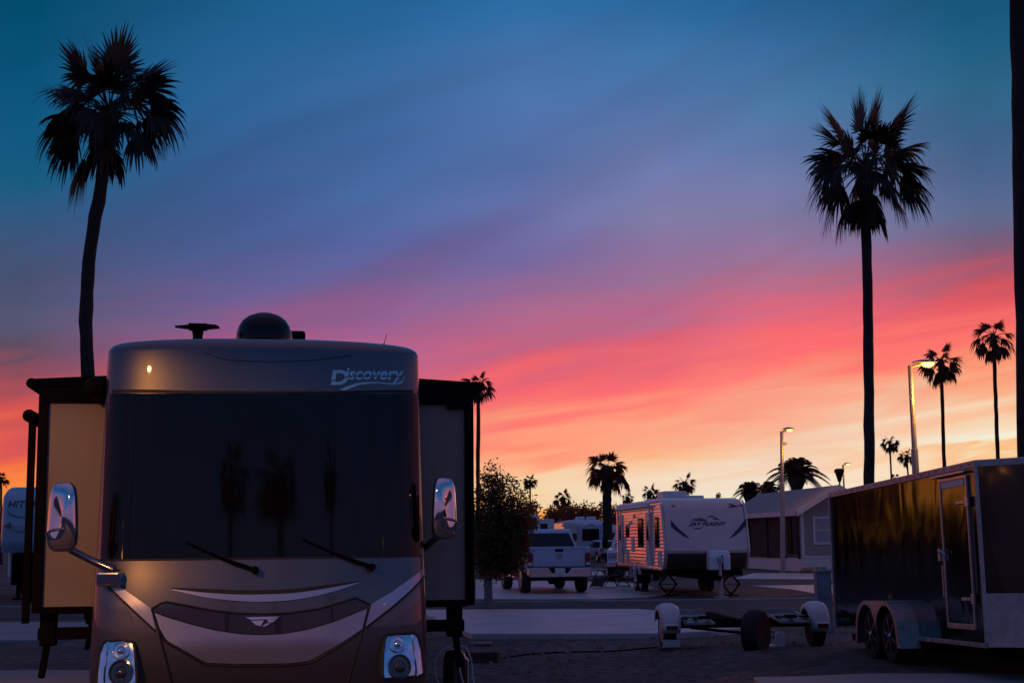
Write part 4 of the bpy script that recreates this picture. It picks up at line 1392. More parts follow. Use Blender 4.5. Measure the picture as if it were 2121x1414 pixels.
rf = MB(); rf.box((-.35, 3.1, 2.95), (.75, 1.0, .28)); rf.build('air_conditioner', M['white_plastic'], tt, bevel=.07, seg=3)
rf = MB(); rf.box((.15, 2.2, 2.87), (.5, .5, .12)); rf.box((-.3, 6.2, 2.88), (.5, .5, .14)); rf.build('roof_vent', M['white_plastic'], tt, bevel=.04)
rf = MB(); rf.box((0, (1.0 + TL) / 2, 2.806), (2.25, TL - 1.05, .03)); rf.build('roof', M['white_plastic'], tt)


# markings on the nose
def ttf(x, z): return (x, tfy(z) - .010, z)


TTS = F_PX / 41.0
def tpx(px, py):
    """nose position for a pixel"""
    Y = 41.0
    for _ in range(4):
        w = at(px, py, Y)
        x = (w.x - c.x) * math.cos(TT_YAW) + (Y - 41) * math.sin(TT_YAW)
        Y = 41 + x * math.sin(TT_YAW) + tfy(w.z) * math.cos(TT_YAW)
        x = ((w.x - c.x) + tfy(w.z) * math.sin(TT_YAW)) / math.cos(TT_YAW)
    return x, w.z


lt = MB()
fit_text(lt, 'JAY FLIGHT', lambda a, b: ttf(*tpx(a, b)), 1426, 1504, 1090, 1080.5, .35, .03)
lt.build('lettering', M['decal_dark'], tt)
lt = MB()
fit_text(lt, 'Jayco', lambda a, b: ttf(*tpx(a, b)), 1506, 1528, 1051, 1046.5, .35, .02)
for q in ([(1508, 1041), (1517, 1044), (1529, 1048), (1516, 1048)],):
    lt.add([ttf(*tpx(*p_)) for p_ in q], [(0, 1, 2, 3)])
lt.build('small_logo', M['decal_dark'], tt)


def decal(name, outline, material):
    P = [ttf(*tpx(*p_)) for p_ in outline]
    m_ = MB(); m_.add(P, [tuple(range(len(P)))])
    return m_.build(name, M[material], tt)


decal('swoosh', [(1389, 1075), (1392, 1080), (1405, 1094), (1420, 1106), (1429, 1116), (1414, 1108), (1399, 1097), (1390, 1089)], 'decal_dark')
decal('swoosh', [(1546, 1073), (1541, 1078), (1530, 1092), (1519, 1105), (1509, 1116), (1523, 1108), (1536, 1097), (1545, 1088)], 'decal_dark')
bd = MB()    # flying bird: back, wings and body strokes
for q in (smooth_poly([(1429, 1078), (1440, 1074), (1452, 1073.5), (1461, 1076), (1466, 1080)], 16), smooth_poly([(1464, 1075), (1467, 1070), (1473, 1068), (1480, 1071), (1487, 1074), (1494, 1077)], 16), smooth_poly([(1432, 1079), (1445, 1076.5), (1457, 1077.5), (1462, 1079)], 12), smooth_poly([(1476, 1075), (1482, 1073), (1488, 1076)], 8), smooth_poly([(1434, 1091), (1446, 1094), (1458, 1090)], 8)):
    n_ = len(q)
    up_ = [ttf(*tpx(x, y - (.9 * math.sin(PI * i / (n_ - 1)) + .15))) for i, (x, y) in enumerate(q)]
    dn_ = [ttf(*tpx(x, y + (.9 * math.sin(PI * i / (n_ - 1)) + .15))) for i, (x, y) in enumerate(q)]
    bd.add(up_ + dn_, [(i, i + 1, i + n_ + 1, i + n_) for i in range(n_ - 1)])
bd.build('bird_logo', M['decal_dark'], tt)
for px, py in ((1394, 1047), (1533, 1046)):
    x, z = tpx(px, py)
    m_ = MB(); m_.box((x, tfy(z) - .012, z), (.10, .035, .05)); m_.build('marker_light', M['amber'], tt, bevel=.01)
# gas bottle cover, tongue, jack, stabilisers, axles
x0, z0 = tpx(1451, 1180); x1, z1 = tpx(1502, 1140)
gc = MB()
gc.loft([[(x0 + (x1 - x0) * a, -.62 + .45 * b, z) for a, b in ((.05, 0), (.95, 0), (1, .15), (1, 1), (0, 1), (0, .15))] for z in (z0 + .02, z0 + .2, z0 + .4)] + [[(x0 + (x1 - x0) * a, -.60 + .40 * b, z1 + .02) for a, b in ((.1, .05), (.9, .05), (.95, .2), (.95, .95), (.05, .95), (.05, .2))]])
g_ = gc.build('gas_cover', M['gas_white'], tt, bevel=.03, seg=3)
x = MB(); x.box(((x0 + x1) / 2 + .05, -.635, (z0 + z1) / 2 - .05), (.05, .02, abs(z1 - z0) * .75)); x.build('cover_strap', M['black_trim'], g_)
tg = MB()
tg.tube([(-.8, .5, .62), (0, -1.15, .55)], .06, 6); tg.tube([(.8, .5, .62), (0, -1.15, .55)], .06, 6); tg.box((0, -1.2, .57), (.14, .22, .12))
tg.box((0, 4.2, .66), (2.2, 7.6, .14)); tg.box((-.2, -.4, .62), (1.0, .5, .04))
tg.build('hitch_frame', M['under'], tt)
jk = MB(); jk.tube([(.12, -.95, 1.0), (.12, -.95, .12)], .045, 10); jk.tube([(.12, -.95, .5), (.12, -.95, .06)], .06, 10); jk.box((.12, -.95, .03), (.34, .30, .06)); jk.box((.12, -.95, 1.05), (.14, .14, .16)); jk.box((.0, -.9, .42), (.10, .10, .12))
jk.build('tongue_jack', M['alu_dull'], tt, bevel=.008)
for sx, y in ((.80, .62), (-.95, 1.1)):
    sj = MB()
    z0_, zm_, z1_ = .04, .34, .64
    for a, b in (((0, z1_), (-.26, zm_)), ((0, z1_), (.26, zm_)), ((0, z0_), (-.26, zm_)), ((0, z0_), (.26, zm_))):
        sj.tube([(sx + a[0], y, a[1]), (sx + b[0], y, b[1])], .028, 6)
    sj.tube([(sx - .28, y, zm_), (sx + .28, y, zm_)], .012, 6); sj.box((sx, y, .02), (.34, .22, .04))
    sj.build('scissor_jack', M['black_trim'], tt)
for y in (4.4, 5.25):
    for sx in (-1, 1): wheel(tt, (sx * 1.05, y, .36), .36, .22, sx, 'white_plastic')
for sx in (-1, 1):
    fd = MB()
    out = [(4.0 + .02, .66)] + [(4.4 + .42 * math.cos(a) - .0, .42 + .44 * math.sin(a)) for a in [PI - PI * k / 8 * .62 for k in range(0, 9)]] + [(5.25 + .42 * math.cos(a), .42 + .44 * math.sin(a)) for a in [PI * .62 - PI * .62 * k / 8 for k in range(9)]]
    lo = [(5.25 + .38 * math.cos(a), .42 + .38 * math.sin(a)) for a in [PI * k / 10 for k in range(11)]] + [(4.4 + .38 * math.cos(a), .42 + .38 * math.sin(a)) for a in [PI * k / 10 for k in range(11)]]
    fd.prism(out + lo, sx * (TW - .02), sx * (TW + .05), 'X')
    fd.build('fender', M['white_plastic'], tt)
st_ = MB(); st_.box((-TW - .16, 2.38, .58), (.30, .62, .03)); st_.box((-TW - .34, 2.38, .36), (.26, .62, .03)); st_.box((-TW - .20, 2.08, .46), (.30, .03, .22)); st_.box((-TW - .20, 2.68, .46), (.30, .03, .22))
st_.build('entry_steps', M['black_trim'], tt)

# ------------------------------------------------------------------ black cargo trailer
CT_LEN, CT_W, CT_H = 5.62, 2.1, 1.98
q = Vector((5.02, 15.4, .50)); yaw = math.atan(.36 / 5.6)
ct = empty('cargo_trailer', q, 0, 'glossy black enclosed cargo trailer with aluminium edges at the right', 'cargo trailer')
ct.rotation_euler = (R(-1.74), 0, yaw)
NOSE = [(0, 0), (1.05, -.75), (2.1, 0)]
mb = MB(); mb.prism([(0, 0), (1.05, -.75), (2.1, 0), (2.1, CT_LEN), (0, CT_LEN)], 0, CT_H, 'Z')
# finer side panel so the buckled sheets read
mb.build('body_shell', M['black_skin'], ct)
rl = MB()
h = .075
rl.box((-.008, CT_LEN / 2, CT_H - h / 2 + .012), (.03, CT_LEN + .02, h))
rl.box((-.006, CT_LEN / 2 - .75, .022), (.03, CT_LEN - 1.5 - .02, .05))
ang = math.atan2(-.75, 1.05)
ll = math.hypot(.75, 1.05)
for (ax, ay), (bx, by) in (((0, 0), (1.05, -.75)), ((1.05, -.75), (2.1, 0))):
    rl.box(((ax + bx) / 2, (ay + by) / 2 - .01, CT_H - h / 2 + .012), (ll + .02, .03, h), rz=math.atan2(by - ay, bx - ax))
rl.box((-.01, -.004, CT_H / 2), (.04, .04, CT_H - .1)); rl.box((-.008, CT_LEN - .01, CT_H / 2), (.035, .04, CT_H - .1))
rl.box((-.006, 4.7, .022), (.03, 1.8, .05))
rl.build('edge_trim', M['alu_dull'], ct, bevel=.004)
rf = MB(); rf.prism([(0.0, CT_H + .014), (1.05, CT_H + .07), (2.1, CT_H + .014)], 0, CT_LEN, 'Y'); rf.build('roof', M['alu'], ct)
sg = MB()
for (ax, ay), (bx, by) in (((0, 0), (1.05, -.75)), ((1.05, -.75), (2.1, 0))):
    k = math.atan2(by - ay, bx - ax)
    sg.box(((ax + bx) / 2 + math.sin(k) * .008, (ay + by) / 2 - math.cos(k) * .008, .29), (ll, .012, .56), rz=k)
sg.build('stone_guard', M['alu_dull'], ct)
# rivets
rv_ = MB()
for k in range(22):
    rv_.lathe([(.008, -.008), (.006, .0), (.001, .001)], (-.026, .12 + k * .255, CT_H - .025), 6, 'X')
    if k < 12: rv_.lathe([(.008, -.008), (.006, .0), (.001, .001)], (-.026, .2 + k * .28, .022), 6, 'X')
rv_.build('rivets', M['black_trim'], ct)


def ctl(px, py, off=0.0):
    """(y, z) on the trailer's near side for a pixel"""
    mi = (Matrix.Translation(q) @ ct.rotation_euler.to_matrix().to_4x4()).inverted()
    o = mi @ Vector((0, 0, EYE)); d = mi.to_3x3() @ ray(px, py)
    p_ = o + d * ((-off - o.x) / d.x)
    return p_.y, p_.z


ya, za = ctl(1952, 995); yb, zb_ = ctl(2010, 985); yc, zc = ctl(1966, 1292); yd, zd = ctl(2018, 1300)
y_l, y_r = (ya + yc) / 2, (yb + yd) / 2
z_t, z_b = (za + zb_) / 2, (zc + zd) / 2
mb = MB(); mb.box((-.006, (y_l + y_r) / 2, (z_t + z_b) / 2), (.024, abs(y_l - y_r), z_t - z_b)); dr = mb.build('door', M['black_skin'], ct)
mb = MB()
for y in (y_l, y_r): mb.box((-.016, y, (z_t + z_b) / 2), (.03, .03, z_t - z_b + .03))
mb.box((-.016, (y_l + y_r) / 2, z_b - .0), (.03, abs(y_l - y_r) - .03, .06)); mb.box((-.016, (y_l + y_r) / 2, z_t), (.03, abs(y_l - y_r) - .03, .03))
mb.box((-.035, (y_l + y_r) / 2 + .06, z_t + .05), (.07, abs(y_l - y_r) + .25, .025))
mb.build('door_frame', M['alu'], dr, bevel=.004)
mb = MB(); mb.box((-.022, (y_l + y_r) / 2, z_t - .06), (.02, abs(y_l - y_r) - .10, .075)); mb.build('door_lamp', M['white_plastic'], dr, bevel=.004)
for z in (z_t - .28, z_b + .30):
    mb = MB(); mb.box((-.036, y_r + .12, z), (.02, .34, .035)); mb.box((-.034, y_r - .03, z), (.03, .09, .11)); mb.build('hinge', M['alu'], dr, bevel=.004)
yl2, zl2 = ctl(1957, 1148)
mb = MB(); mb.box((-.045, yl2, zl2), (.05, .06, .14)); mb.tube([(-.06, yl2, zl2 + .02), (-.08, yl2 - .08, zl2 + .04), (-.05, yl2 - .16, zl2)], .012, 6); mb.box((-.02, yl2 + .02, zl2 - .3), (.03, .03, .35)); mb.build('latch', M['alu'], dr)
# wheels and double arched fender
WY = (3.36, 2.60)
wz = (.44 - .5) + .0304 * 3.0 - .02
for y in WY:
    wheel(ct, (-.10, y, wz + .02), .325, .22, -1, 'black_trim', 6)
for y in WY:   # bright spokes
    sp = MB()
    for k in range(6):
        a = 2 * PI * k / 6 + .3
        sp.box((-.205, y + math.cos(a) * .13, wz + .02 + math.sin(a) * .13), (.012, .19, .035), rx=a)
    sp.lathe([(.05, -.22), (.05, -.19), (.03, -.23)], (0, y, wz + .02), 12, 'X')
    sp.build('wheel_spokes', M['satin'], ct)
fr_ = .42
y0f, y1f = WY
zc_ = wz + .02
outer = [(y0f + .50, zc_ - .12)] + [(y0f + .46 * math.cos(a), zc_ + .04 + .39 * math.sin(a)) for a in [PI * .08 + PI * .42 * k / 8 for k in range(9)]] + [(y1f + .46 * math.cos(a), zc_ + .04 + .39 * math.sin(a)) for a in [PI * .5 + PI * .42 * k / 8 for k in range(9)]] + [(y1f - .52, zc_ - .12)]
inner = [(y1f - .42, zc_ - .12)] + [(y1f + .385 * math.cos(a), zc_ + .02 + .36 * math.sin(a)) for a in [PI * .97 - PI * .94 * k / 10 for k in range(11)]] + [(y0f + .385 * math.cos(a), zc_ + .02 + .36 * math.sin(a)) for a in [PI * .97 - PI * .94 * k / 10 for k in range(11)]] + [(y0f + .42, zc_ - .12)]
fd = MB()
lip = fd.prism(outer + inner, -.262, -.255, 'X')
n_ = len(outer)
fd.add([(-.26, y, z) for y, z in outer] + [(.0, y, z) for y, z in outer] + [(-.26, y * 1.0, z - .006) for y, z in outer] + [(.0, y, z - .006) for y, z in outer],
       [(k, k + 1, k + n_ + 1, k + n_) for k in range(n_ - 1)] + [(2 * n_ + k, 3 * n_ + k, 3 * n_ + k + 1, 2 * n_ + k + 1) for k in range(n_ - 1)])
fd.build('fender', M['alu'], ct)
ym, zm = ctl(1848, 1235)
mb = MB(); mb.box((-.02, ym, zm), (.03, .07, .05)); mb.build('marker_light', M['amber'], ct)
ch = MB(); ch.box((1.05, CT_LEN / 2, -.07), (1.7, CT_LEN - .2, .12)); ch.tube([(.2, .2, -.07), (1.05, -1.9, -.07)], .05, 6); ch.tube([(1.9, .2, -.07), (1.05, -1.9, -.07)], .05, 6)
for y in WY: ch.tube([(.05, y, wz), (2.05, y, wz)], .045, 8)
ch.tube([(1.05, -1.5, -.42), (1.05, -1.5, .3)], .04, 8)
ch.build('hitch_frame', M['under'], ct)
for y in WY: wheel(ct, (2.2, y, wz + .02), .325, .22, 1, 'black_trim', 6)

# ------------------------------------------------------------------ tow dolly
a = gp(1383, 1343); b = gp(1690, 1338)
mid = (a + b) / 2
td_yaw = math.atan2(b.y - a.y, b.x - a.x)
td = empty('tow_dolly', mid, td_yaw, 'low two-wheeled car tow dolly with pale fenders on the gravel', 'tow dolly')
hw = (b - a).length / 2
for sx in (-1, 1):
    wheel(td, (sx * hw, 0, .31), .31, .20, sx, 'alu_dull')
    loops = []
    for k in range(13):
        an = R(-8 + 168 * k / 12)
        rr = .385
        y, z = -rr * math.cos(an), .31 + rr * math.sin(an)
        wd = .135 + .02 * math.sin(an)
        n_ = Vector((0, -math.cos(an), math.sin(an)))
        row = []
        for j in range(9):
            u = -1 + 2 * j / 8
            dr_ = -.05 * abs(u) ** 3
            row.append((sx * hw + u * wd, y + n_.y * dr_, z + n_.z * dr_))
        loops.append(row)
    fb = MB(); fb.loft(loops, False, False)
    side = []
    for s2 in (0, -1):
        e = [l[s2] for l in loops]
        inn = [(p_[0], p_[1] * .80, .31 + (p_[2] - .31) * .80) for p_ in e]
        fb.add(e + inn, [(k, k + 1, k + 14, k + 13) for k in range(12)])
    fn = fb.build('fender', M['white_plastic'], td, smooth=True)
    md = fn.modifiers.new('thick', 'SOLIDIFY'); md.thickness = .012
    tl_ = MB(); tl_.box((sx * hw, -.40, .34), (.24, .06, .11)); t_ = tl_.build('tail_light', M['white_plastic'], td, bevel=.03, seg=3)
    x = MB(); x.box((sx * hw, -.432, .34), (.17, .014, .065)); x.build('lamp_lens', M['red_lens'], t_, bevel=.01)
    rp_ = MB(); rp_.box((sx * (hw - .42), .0, .44), (.46, .95, .03), rx=R(5)); rp_.box((sx * (hw - .42), .46, .50), (.46, .04, .14)); rp_.box((sx * (hw - .42 + .215), 0, .47), (.03, .95, .04), rx=R(5))
    ramp_ = rp_.build('wheel_pan', M['alu_dull'], td)
    s_ = MB()
    for k in range(5): s_.box((sx * (hw - .62 + k * .1), -.2 + .06 * (k % 2), .475), (.05, .42, .016), rz=.3 * (k % 2))
    s_.box((sx * (hw - .5), -.42, .49), (.16, .10, .05)); s_.build('tie_down_strap', M['black_trim'], ramp_)
x = MB(); x.box((-hw, -.32, .10), (.26, .03, .12)); x.build('number_plate', M['white_plastic'], td)
x = MB(); x.box((-hw + .05, -.30, .025), (.50, .26, .05)); x.build('wheel_chock', M['wood'], td)
ax = MB(); ax.box((0, 0, .36), (2 * hw - .2, .10, .10)); ax.box((0, .35, .40), (2 * hw - .5, .06, .06)); ax.box((0, 1.2, .38), (.10, 2.4, .10)); ax.tube([(-.5, .1, .34), (0, 1.3, .36)], .04, 6); ax.tube([(.5, .1, .34), (0, 1.3, .36)], .04, 6)
ax.tube([(.1, -.1, .22), (-.75, .25, .30)], .022, 8)
ax.build('axle_frame', M['under'], td)
# upright spare wheel standing in front of the dolly, and the blue-white jack beside it
b = gp(1567, 1356)
sw_ = empty('spare_wheel', b, R(-32), 'upright black spare wheel standing on the gravel before the tow dolly', 'wheel')
w_ = wheel(sw_, (0, 0, .325), .325, .24, -1, 'alu_dull', 10)
b = gp(1606, 1342)
jk = empty('trailer_jack', b, R(15), 'small blue and white trailer jack lying by the spare wheel', 'jack')
x = MB(); x.lathe([(.05, -.15), (.065, -.13), (.065, .10), (.045, .13), (.045, .17)], (0, 0, .20), 14, 'Y'); x.build('jack_body', M['blue_paint'], jk, smooth=True)
x = MB(); x.box((0, -.17, .14), (.15, .05, .22)); x.box((0, .02, .03), (.22, .30, .05)); x.box((0, .02, .10), (.05, .05, .12)); x.build('jack_foot', M['white_plastic'], jk, bevel=.012)


# ------------------------------------------------------------------ street lamps
def lamp_light(parent, loc, power, size=.12, spot=None, aim=None):
    ld = bpy.data.lights.new('lamp_glow', 'SPOT' if spot else 'POINT')
    ld.energy = power; ld.color = (1.0, .38, .06); ld.shadow_soft_size = size
    if spot: ld.spot_size = spot; ld.spot_blend = .12
    o = bpy.data.objects.new('lamp_glow', ld); COL.objects.link(o); o.parent = parent; o.location = loc
    if aim: o.rotation_euler = Vector(aim).to_track_quat('-Z', 'Y').to_euler()
    return o


def street_lamp(base, top, label, lean=None, side=1, head=.75, power=300, r=.085, lean_v=(0, 0, 0), box=False, lantern=False, spot=None, aim=None, reach=0.0):
    root = empty('street_lamp', base, 0, label, 'street lamp')
    h = top - base[2]
    lv = Vector(lean_v)
    def P(t): return Vector((0, 0, h * t)) + lv * t
    mb = MB(); mb.tube([P(0), P(.62), P(.621), P(1)], [r * 1.25, r * 1.1, r * .85, r * .75], 10)
    mb.build('pole', M['pole'], root, smooth=True)
    e = P(1)
    if box:
        mb = MB(); mb.box(P(.91) + Vector((.10 * side, 0, 0)), (.28, .16, .12)); mb.build('control_box', M['pole'], root, bevel=.02)
    if lantern:
        mb = MB(); mb.loft([[(e.x + a * s, e.y + b * s, e.z + z) for a, b in ((-1, -1), (1, -1), (1, 1), (-1, 1))] for s, z in ((.10, -.9), (.28, -.15), (.34, -.12), (.34, .1), (.2, .2))])
        mb.build('lamp_head', M['black_trim'], root)
        mb = MB(); mb.box(P(.45), (.7, .3, .5)); mb.build('control_box', M['black_trim'], root, bevel=.05)
        return root
    mb = MB(); mb.tube([e + Vector((0, 0, -.05)), e + Vector((side * (reach + head * .45), 0, .04))], .05, 8); mb.build('arm', M['pole'], root, smooth=True)
    hc = e + Vector((side * (reach + head * .62), 0, .07))
    mb = MB()
    loops = []
    for k in range(9):
        t = k / 8
        w = .20 * math.sin(PI * (.12 + .76 * t)) ** .6
        x = hc.x + side * head * (t - .5) * 1.0
        loops.append([(x, hc.y + w * math.cos(a), hc.z + .10 * max(-.15, math.sin(a)) * math.sin(PI * (.1 + .8 * t)) + .03) for a in [2 * PI * i / 12 for i in range(12)]])
    mb.loft(loops)
    hd = mb.build('lamp_head', M['pole'], root, smooth=True)
    mb = MB(); mb.lathe([(.165, .0), (.16, -.05), (.12, -.11), (.06, -.14), (.004, -.15)], (0, 0, 0), 18)
    mb.v = [(hc.x + side * head * .12 + x * head * 1.7, hc.y + y, hc.z + .01 + z * head * 1.2) for x, y, z in mb.v]
    mb.build('lamp_glass', M['sodium'], hd, smooth=True)
    lamp_light(root, hc + (Vector((side * .35, -.6, -1.0)) if not spot else Vector((side * head * .12, 0, -.28))), power, .12 if not spot else .2, spot, aim)
    return root


p1 = at(1885, 757, 46); b1 = at(1897, 985, 46)
bx = b1.x + (b1.x - p1.x) / (p1.z - b1.z) * b1.z
street_lamp(Vector((bx, 46, 0)), p1.z, 'taller lit street lamp behind the black cargo trailer', lean_v=(p1.x - bx, 0, 0), head=.78, power=330, r=.10)
p1 = at(1619, 893, 68); b1 = at(1622, 1178, 68)
street_lamp(Vector((b1.x, 68, 0)), p1.z, 'lit street lamp in front of the house porch', lean_v=(p1.x - b1.x, 0, 0), head=.52, power=80, r=.10, box=True)
p1 = at(1746, 962, 130); b1 = at(1749, 1020, 130)
street_lamp(Vector((b1.x, 130, 0)), p1.z, 'small distant lit street lamp over the house ridge', lean_v=(p1.x - b1.x, 0, 0), head=.62, power=30, r=.10)
p1 = at(1738, 975, 118); b1 = at(1740, 1020, 118)
street_lamp(Vector((b1.x, 118, 0)), p1.z, 'dark unlit lantern post left of the small distant lamp', lean_v=(p1.x - b1.x, 0, 0), lantern=True, r=.09)
# the lamp this side of the motorhome that throws amber light on its left half
lp = RV_M @ Vector((-7.6, -9.9, 0))
street_lamp(Vector((lp.x - 2.5, lp.y, 0)), 7.75, 'lit street lamp nearest us whose amber light falls on the big motorhome', side=1, head=.8, power=2600, r=.09, reach=2.0, spot=R(83), aim=RV_M.to_3x3() @ Vector((6.7, 10.4, -21.4)))

for (lx, ly, hh), lb in (((-32, -24, 8.2), 'far lit street lamp behind us, mirrored low at one end of the windscreen'), ((22, -34, 8.4), 'far lit street lamp behind us, mirrored near the far windscreen corner')):
    q_ = RV_M @ Vector((lx, ly, 0))
    street_lamp(Vector((q_.x, q_.y, 0)), hh, lb, head=.8, power=60, r=.09)

# palms behind the viewer, mirrored in the windscreen
for (x, y, h, s) in [(*(RV_M @ Vector((lx, -41, 0))).xy, hh, ss) for lx, hh, ss in ((-2.0, 11.6, 51), (.7, 11.4, 52), (6.6, 11.7, 53))]:
    fan_palm(Vector((x, y, 0)), Vector((x + .2, y, h)), 1.7, 'fan palm on the near side of the road, mirrored in the motorhome windscreen', s, .2, .17, count=24, n=12, skirt=1.0, group='palms mirrored in the windscreen')

# unseen trees added behind the motorhome to block low sky mirrored in the trailers
for k, (x, y, h, w) in enumerate(((-5.2, 52, 5.6, 2.2), (-8.4, 54, 5.4, 2.3), (-11.5, 52, 2.9, 2.1), (-3.4, 74, 2.6, 2.0), (-6.6, 76, 2.7, 2.2), (-9.6, 78, 2.6, 2.0))):
    bushy_tree('desert_tree', (x, y, 0), 'unseen bushy tree added behind the big motorhome to darken what the trailers mirror', [(.7 * w * math.cos(i * 2.1) * (i > 0), .6 * math.sin(i * 1.7), h * (.35 + .1 * i), w * .7, 1.0, h * .26, 1) for i in range(5)], 2600, .16, (.14, h * .4), 90 + k, leaf='leaf_far', limbs=6, group='unseen trees added behind the motorhome')

# ------------------------------------------------------------------ house (park home)
HY = R(6.5)
c = at(1660, 1115, 68.5)
hs = empty('house', (c.x, 68.5, 0), HY, 'small tan park home with white gable trim and a dark screened porch', 'house')
HW_, HL = 3.5, 12.5
EV, RG = 2.92, 3.98
# gable wall faces the viewer, x from 0 to HW_
mb = MB(); mb.prism([(0, .72), (HW_, .72), (HW_, EV), (HW_ / 2, RG - .08), (0, EV)], .0, HL, 'Y'); mb.build('wall', M['house_wall'], hs)
mb = MB(); mb.box((HW_ / 2, .02 + HL / 2, .33), (HW_ + .06, HL + .10, .66)); mb.box((HW_ / 2, -.035, .70), (HW_ + .10, .06, .10)); mb.build('skirting', M['house_trim'], hs, bevel=.01)
sb = MB()
for k in range(9): sb.box((HW_ / 2, -.012, .84 + k * .22), (HW_ - .06, .012, .012))
sb.build('siding_laps', M['house_wall'], hs)
for sx, x0, x1 in ((-1, -.35, HW_ / 2), (1, HW_ + .35, HW_ / 2)):
    ze = EV - .16
    mb = MB(); P = [(x0, ze), (x1, RG), (x1, RG + .10), (x0, ze + .10)]
    mb.prism(P, -.55, HL + .3, 'Y'); rf = mb.build('roof', M['shingle'], hs)
    mb = MB(); mb.prism([(x0 - sx * -.02, ze - .16), (x1, RG - .14), (x1, RG + .13), (x0 - sx * -.02, ze + .13)], -.60, -.555, 'Y'); mb.box((x0 + sx * .02, HL / 2, ze + .0), (.035, HL + .8, .24)); mb.build('fascia', M['house_trim'], rf)
mb = MB(); mb.box((.05, -.03, (EV + .72) / 2), (.16, .07, EV - .72)); mb.build('corner_board', M['house_trim'], hs)
for x0 in (.62, 2.0):
    mb = MB(); w, z0, z1 = 1.15, 1.32, 2.55
    for a in (x0, x0 + w): mb.box((a, -.035, (z0 + z1) / 2), (.11, .07, z1 - z0 + .11))
    for z in (z0, (z0 + z1) / 2, z1): mb.box((x0 + w / 2, -.035, z), (w - .11, .06, .10 if z != (z0 + z1) / 2 else .06))
    wf = mb.build('window', M['house_trim'], hs)
    mb = MB(); mb.box((x0 + w / 2, -.012, (z0 + z1) / 2), (w - .1, .02, z1 - z0 - .1)); mb.build('pane', M['pane'], wf)
# porch side: dark screens between posts, door, low white wall
mb = MB(); mb.box((-.06, 7.2, 1.72), (.08, 9.4, 2.2)); mb.build('porch_screen', M['house_dark'], hs)
mb = MB(); mb.box((-.06, 1.2, 1.85), (.08, 1.6, 2.1)); dr = mb.build('door', M['house_dark'], hs)
mb = MB(); mb.box((-.12, 1.5, 1.8), (.05, .75, 1.8)); mb.build('door_glass', M['black_trim'], dr)
mb = MB()
for y in (.04, 2.2, 5.2, 8.5): mb.box((-.13, y, 1.7), (.09, .10, 2.2))
mb.build('porch_post', M['house_dark'], hs)

# ------------------------------------------------------------------ caravans and motorhomes further off
# blue-white fifth wheel at the left edge
S_ = F_PX / 42
c = at(88, 1200, 42)
fw = empty('fifth_wheel', (c.x, 42, 0), R(14), 'pale fifth-wheel trailer at the left edge, lettered HIT, half hidden by the slide-out', 'fifth-wheel trailer')
FP = [(1.45, .18), (1.7, .02), (2.3, .0), (2.8, .10), (3.1, .28), (3.30, .60), (3.38, 1.0)]
loops = []
for k in range(26):
    z = 1.45 + (3.38 - 1.45) * k / 25
    w = 1.22 - .16 * max(0, (z - 3.0) / .38) ** 2
    y = interp(FP, z)
    lp = [(-w, 2.6, z), (-w, y + .28, z), (-w + .10, y + .08, z), (-w + .3, y, z), (w - .3, y, z), (w - .10, y + .08, z), (w, y + .28, z), (w, 2.6, z)]
    loops.append(lp)
mb = MB(); mb.loft(loops); mb.build('nose', mat('pale fibreglass', (.26, .44, .56), .3, 0, .05, 3, coat=.5), fw, smooth=True, angle=50)
mb = MB(); mb.box((0, 6.6, 2.0), (2.44, 8.0, 2.72)); mb.build('body_shell', M['white_plastic'], fw, bevel=.08, seg=3)
def fwp(px, py):
    w = at(px, py, 42 + .1); return (w.x - c.x) / math.cos(R(14)), w.z
lt = MB(); fit_text(lt, 'HITCH', lambda a, b: (lambda q_: (q_[0], interp(FP, q_[1]) - .012, q_[1]))(fwp(a, b)), 24, 86, 1051, 1036, .25, .02); lt.build('lettering', M['decal_dark'], fw)
def fdecal(name, P):
    m_ = MB(); m_.add([(lambda q_: (q_[0], interp(FP, q_[1]) - .012, q_[1]))(fwp(*p_)) for p_ in P], [tuple(range(len(P)))]); m_.build(name, M['decal_grey'], fw)
fdecal('swoosh', [(22, 1055), (30, 1064), (45, 1069), (70, 1070), (100, 1068), (70, 1072), (44, 1072), (28, 1067)])
fdecal('swoosh', [(15, 1091), (30, 1081), (33, 1094)]); fdecal('swoosh', [(30, 1096), (45, 1100), (80, 1097), (45, 1102.5)])
mb = MB()
for sx in (-1, 1): mb.tube([(sx * .9, 2.8, 1.3), (sx * .9, 2.8, .0)], .07, 8); mb.box((sx * .9, 2.8, .02), (.3, .3, .04))
mb.tube([(-.35, .8, 1.4), (-.35, .8, .0)], .06, 8); mb.tube([(-.3, .5, .02), (-.05, .8, 1.0), (.2, 1.1, .02)], .03, 6); mb.box((-.7, 1.5, .95), (.5, 1.4, .9)); mb.box((0, 1.0, 1.36), (1.6, 2.0, .16))
mb.build('landing_gear', M['under'], fw)
for y in (7.0, 7.9):
    for sx in (-1, 1): wheel(fw, (sx * 1.05, y, .38), .38, .24, sx)

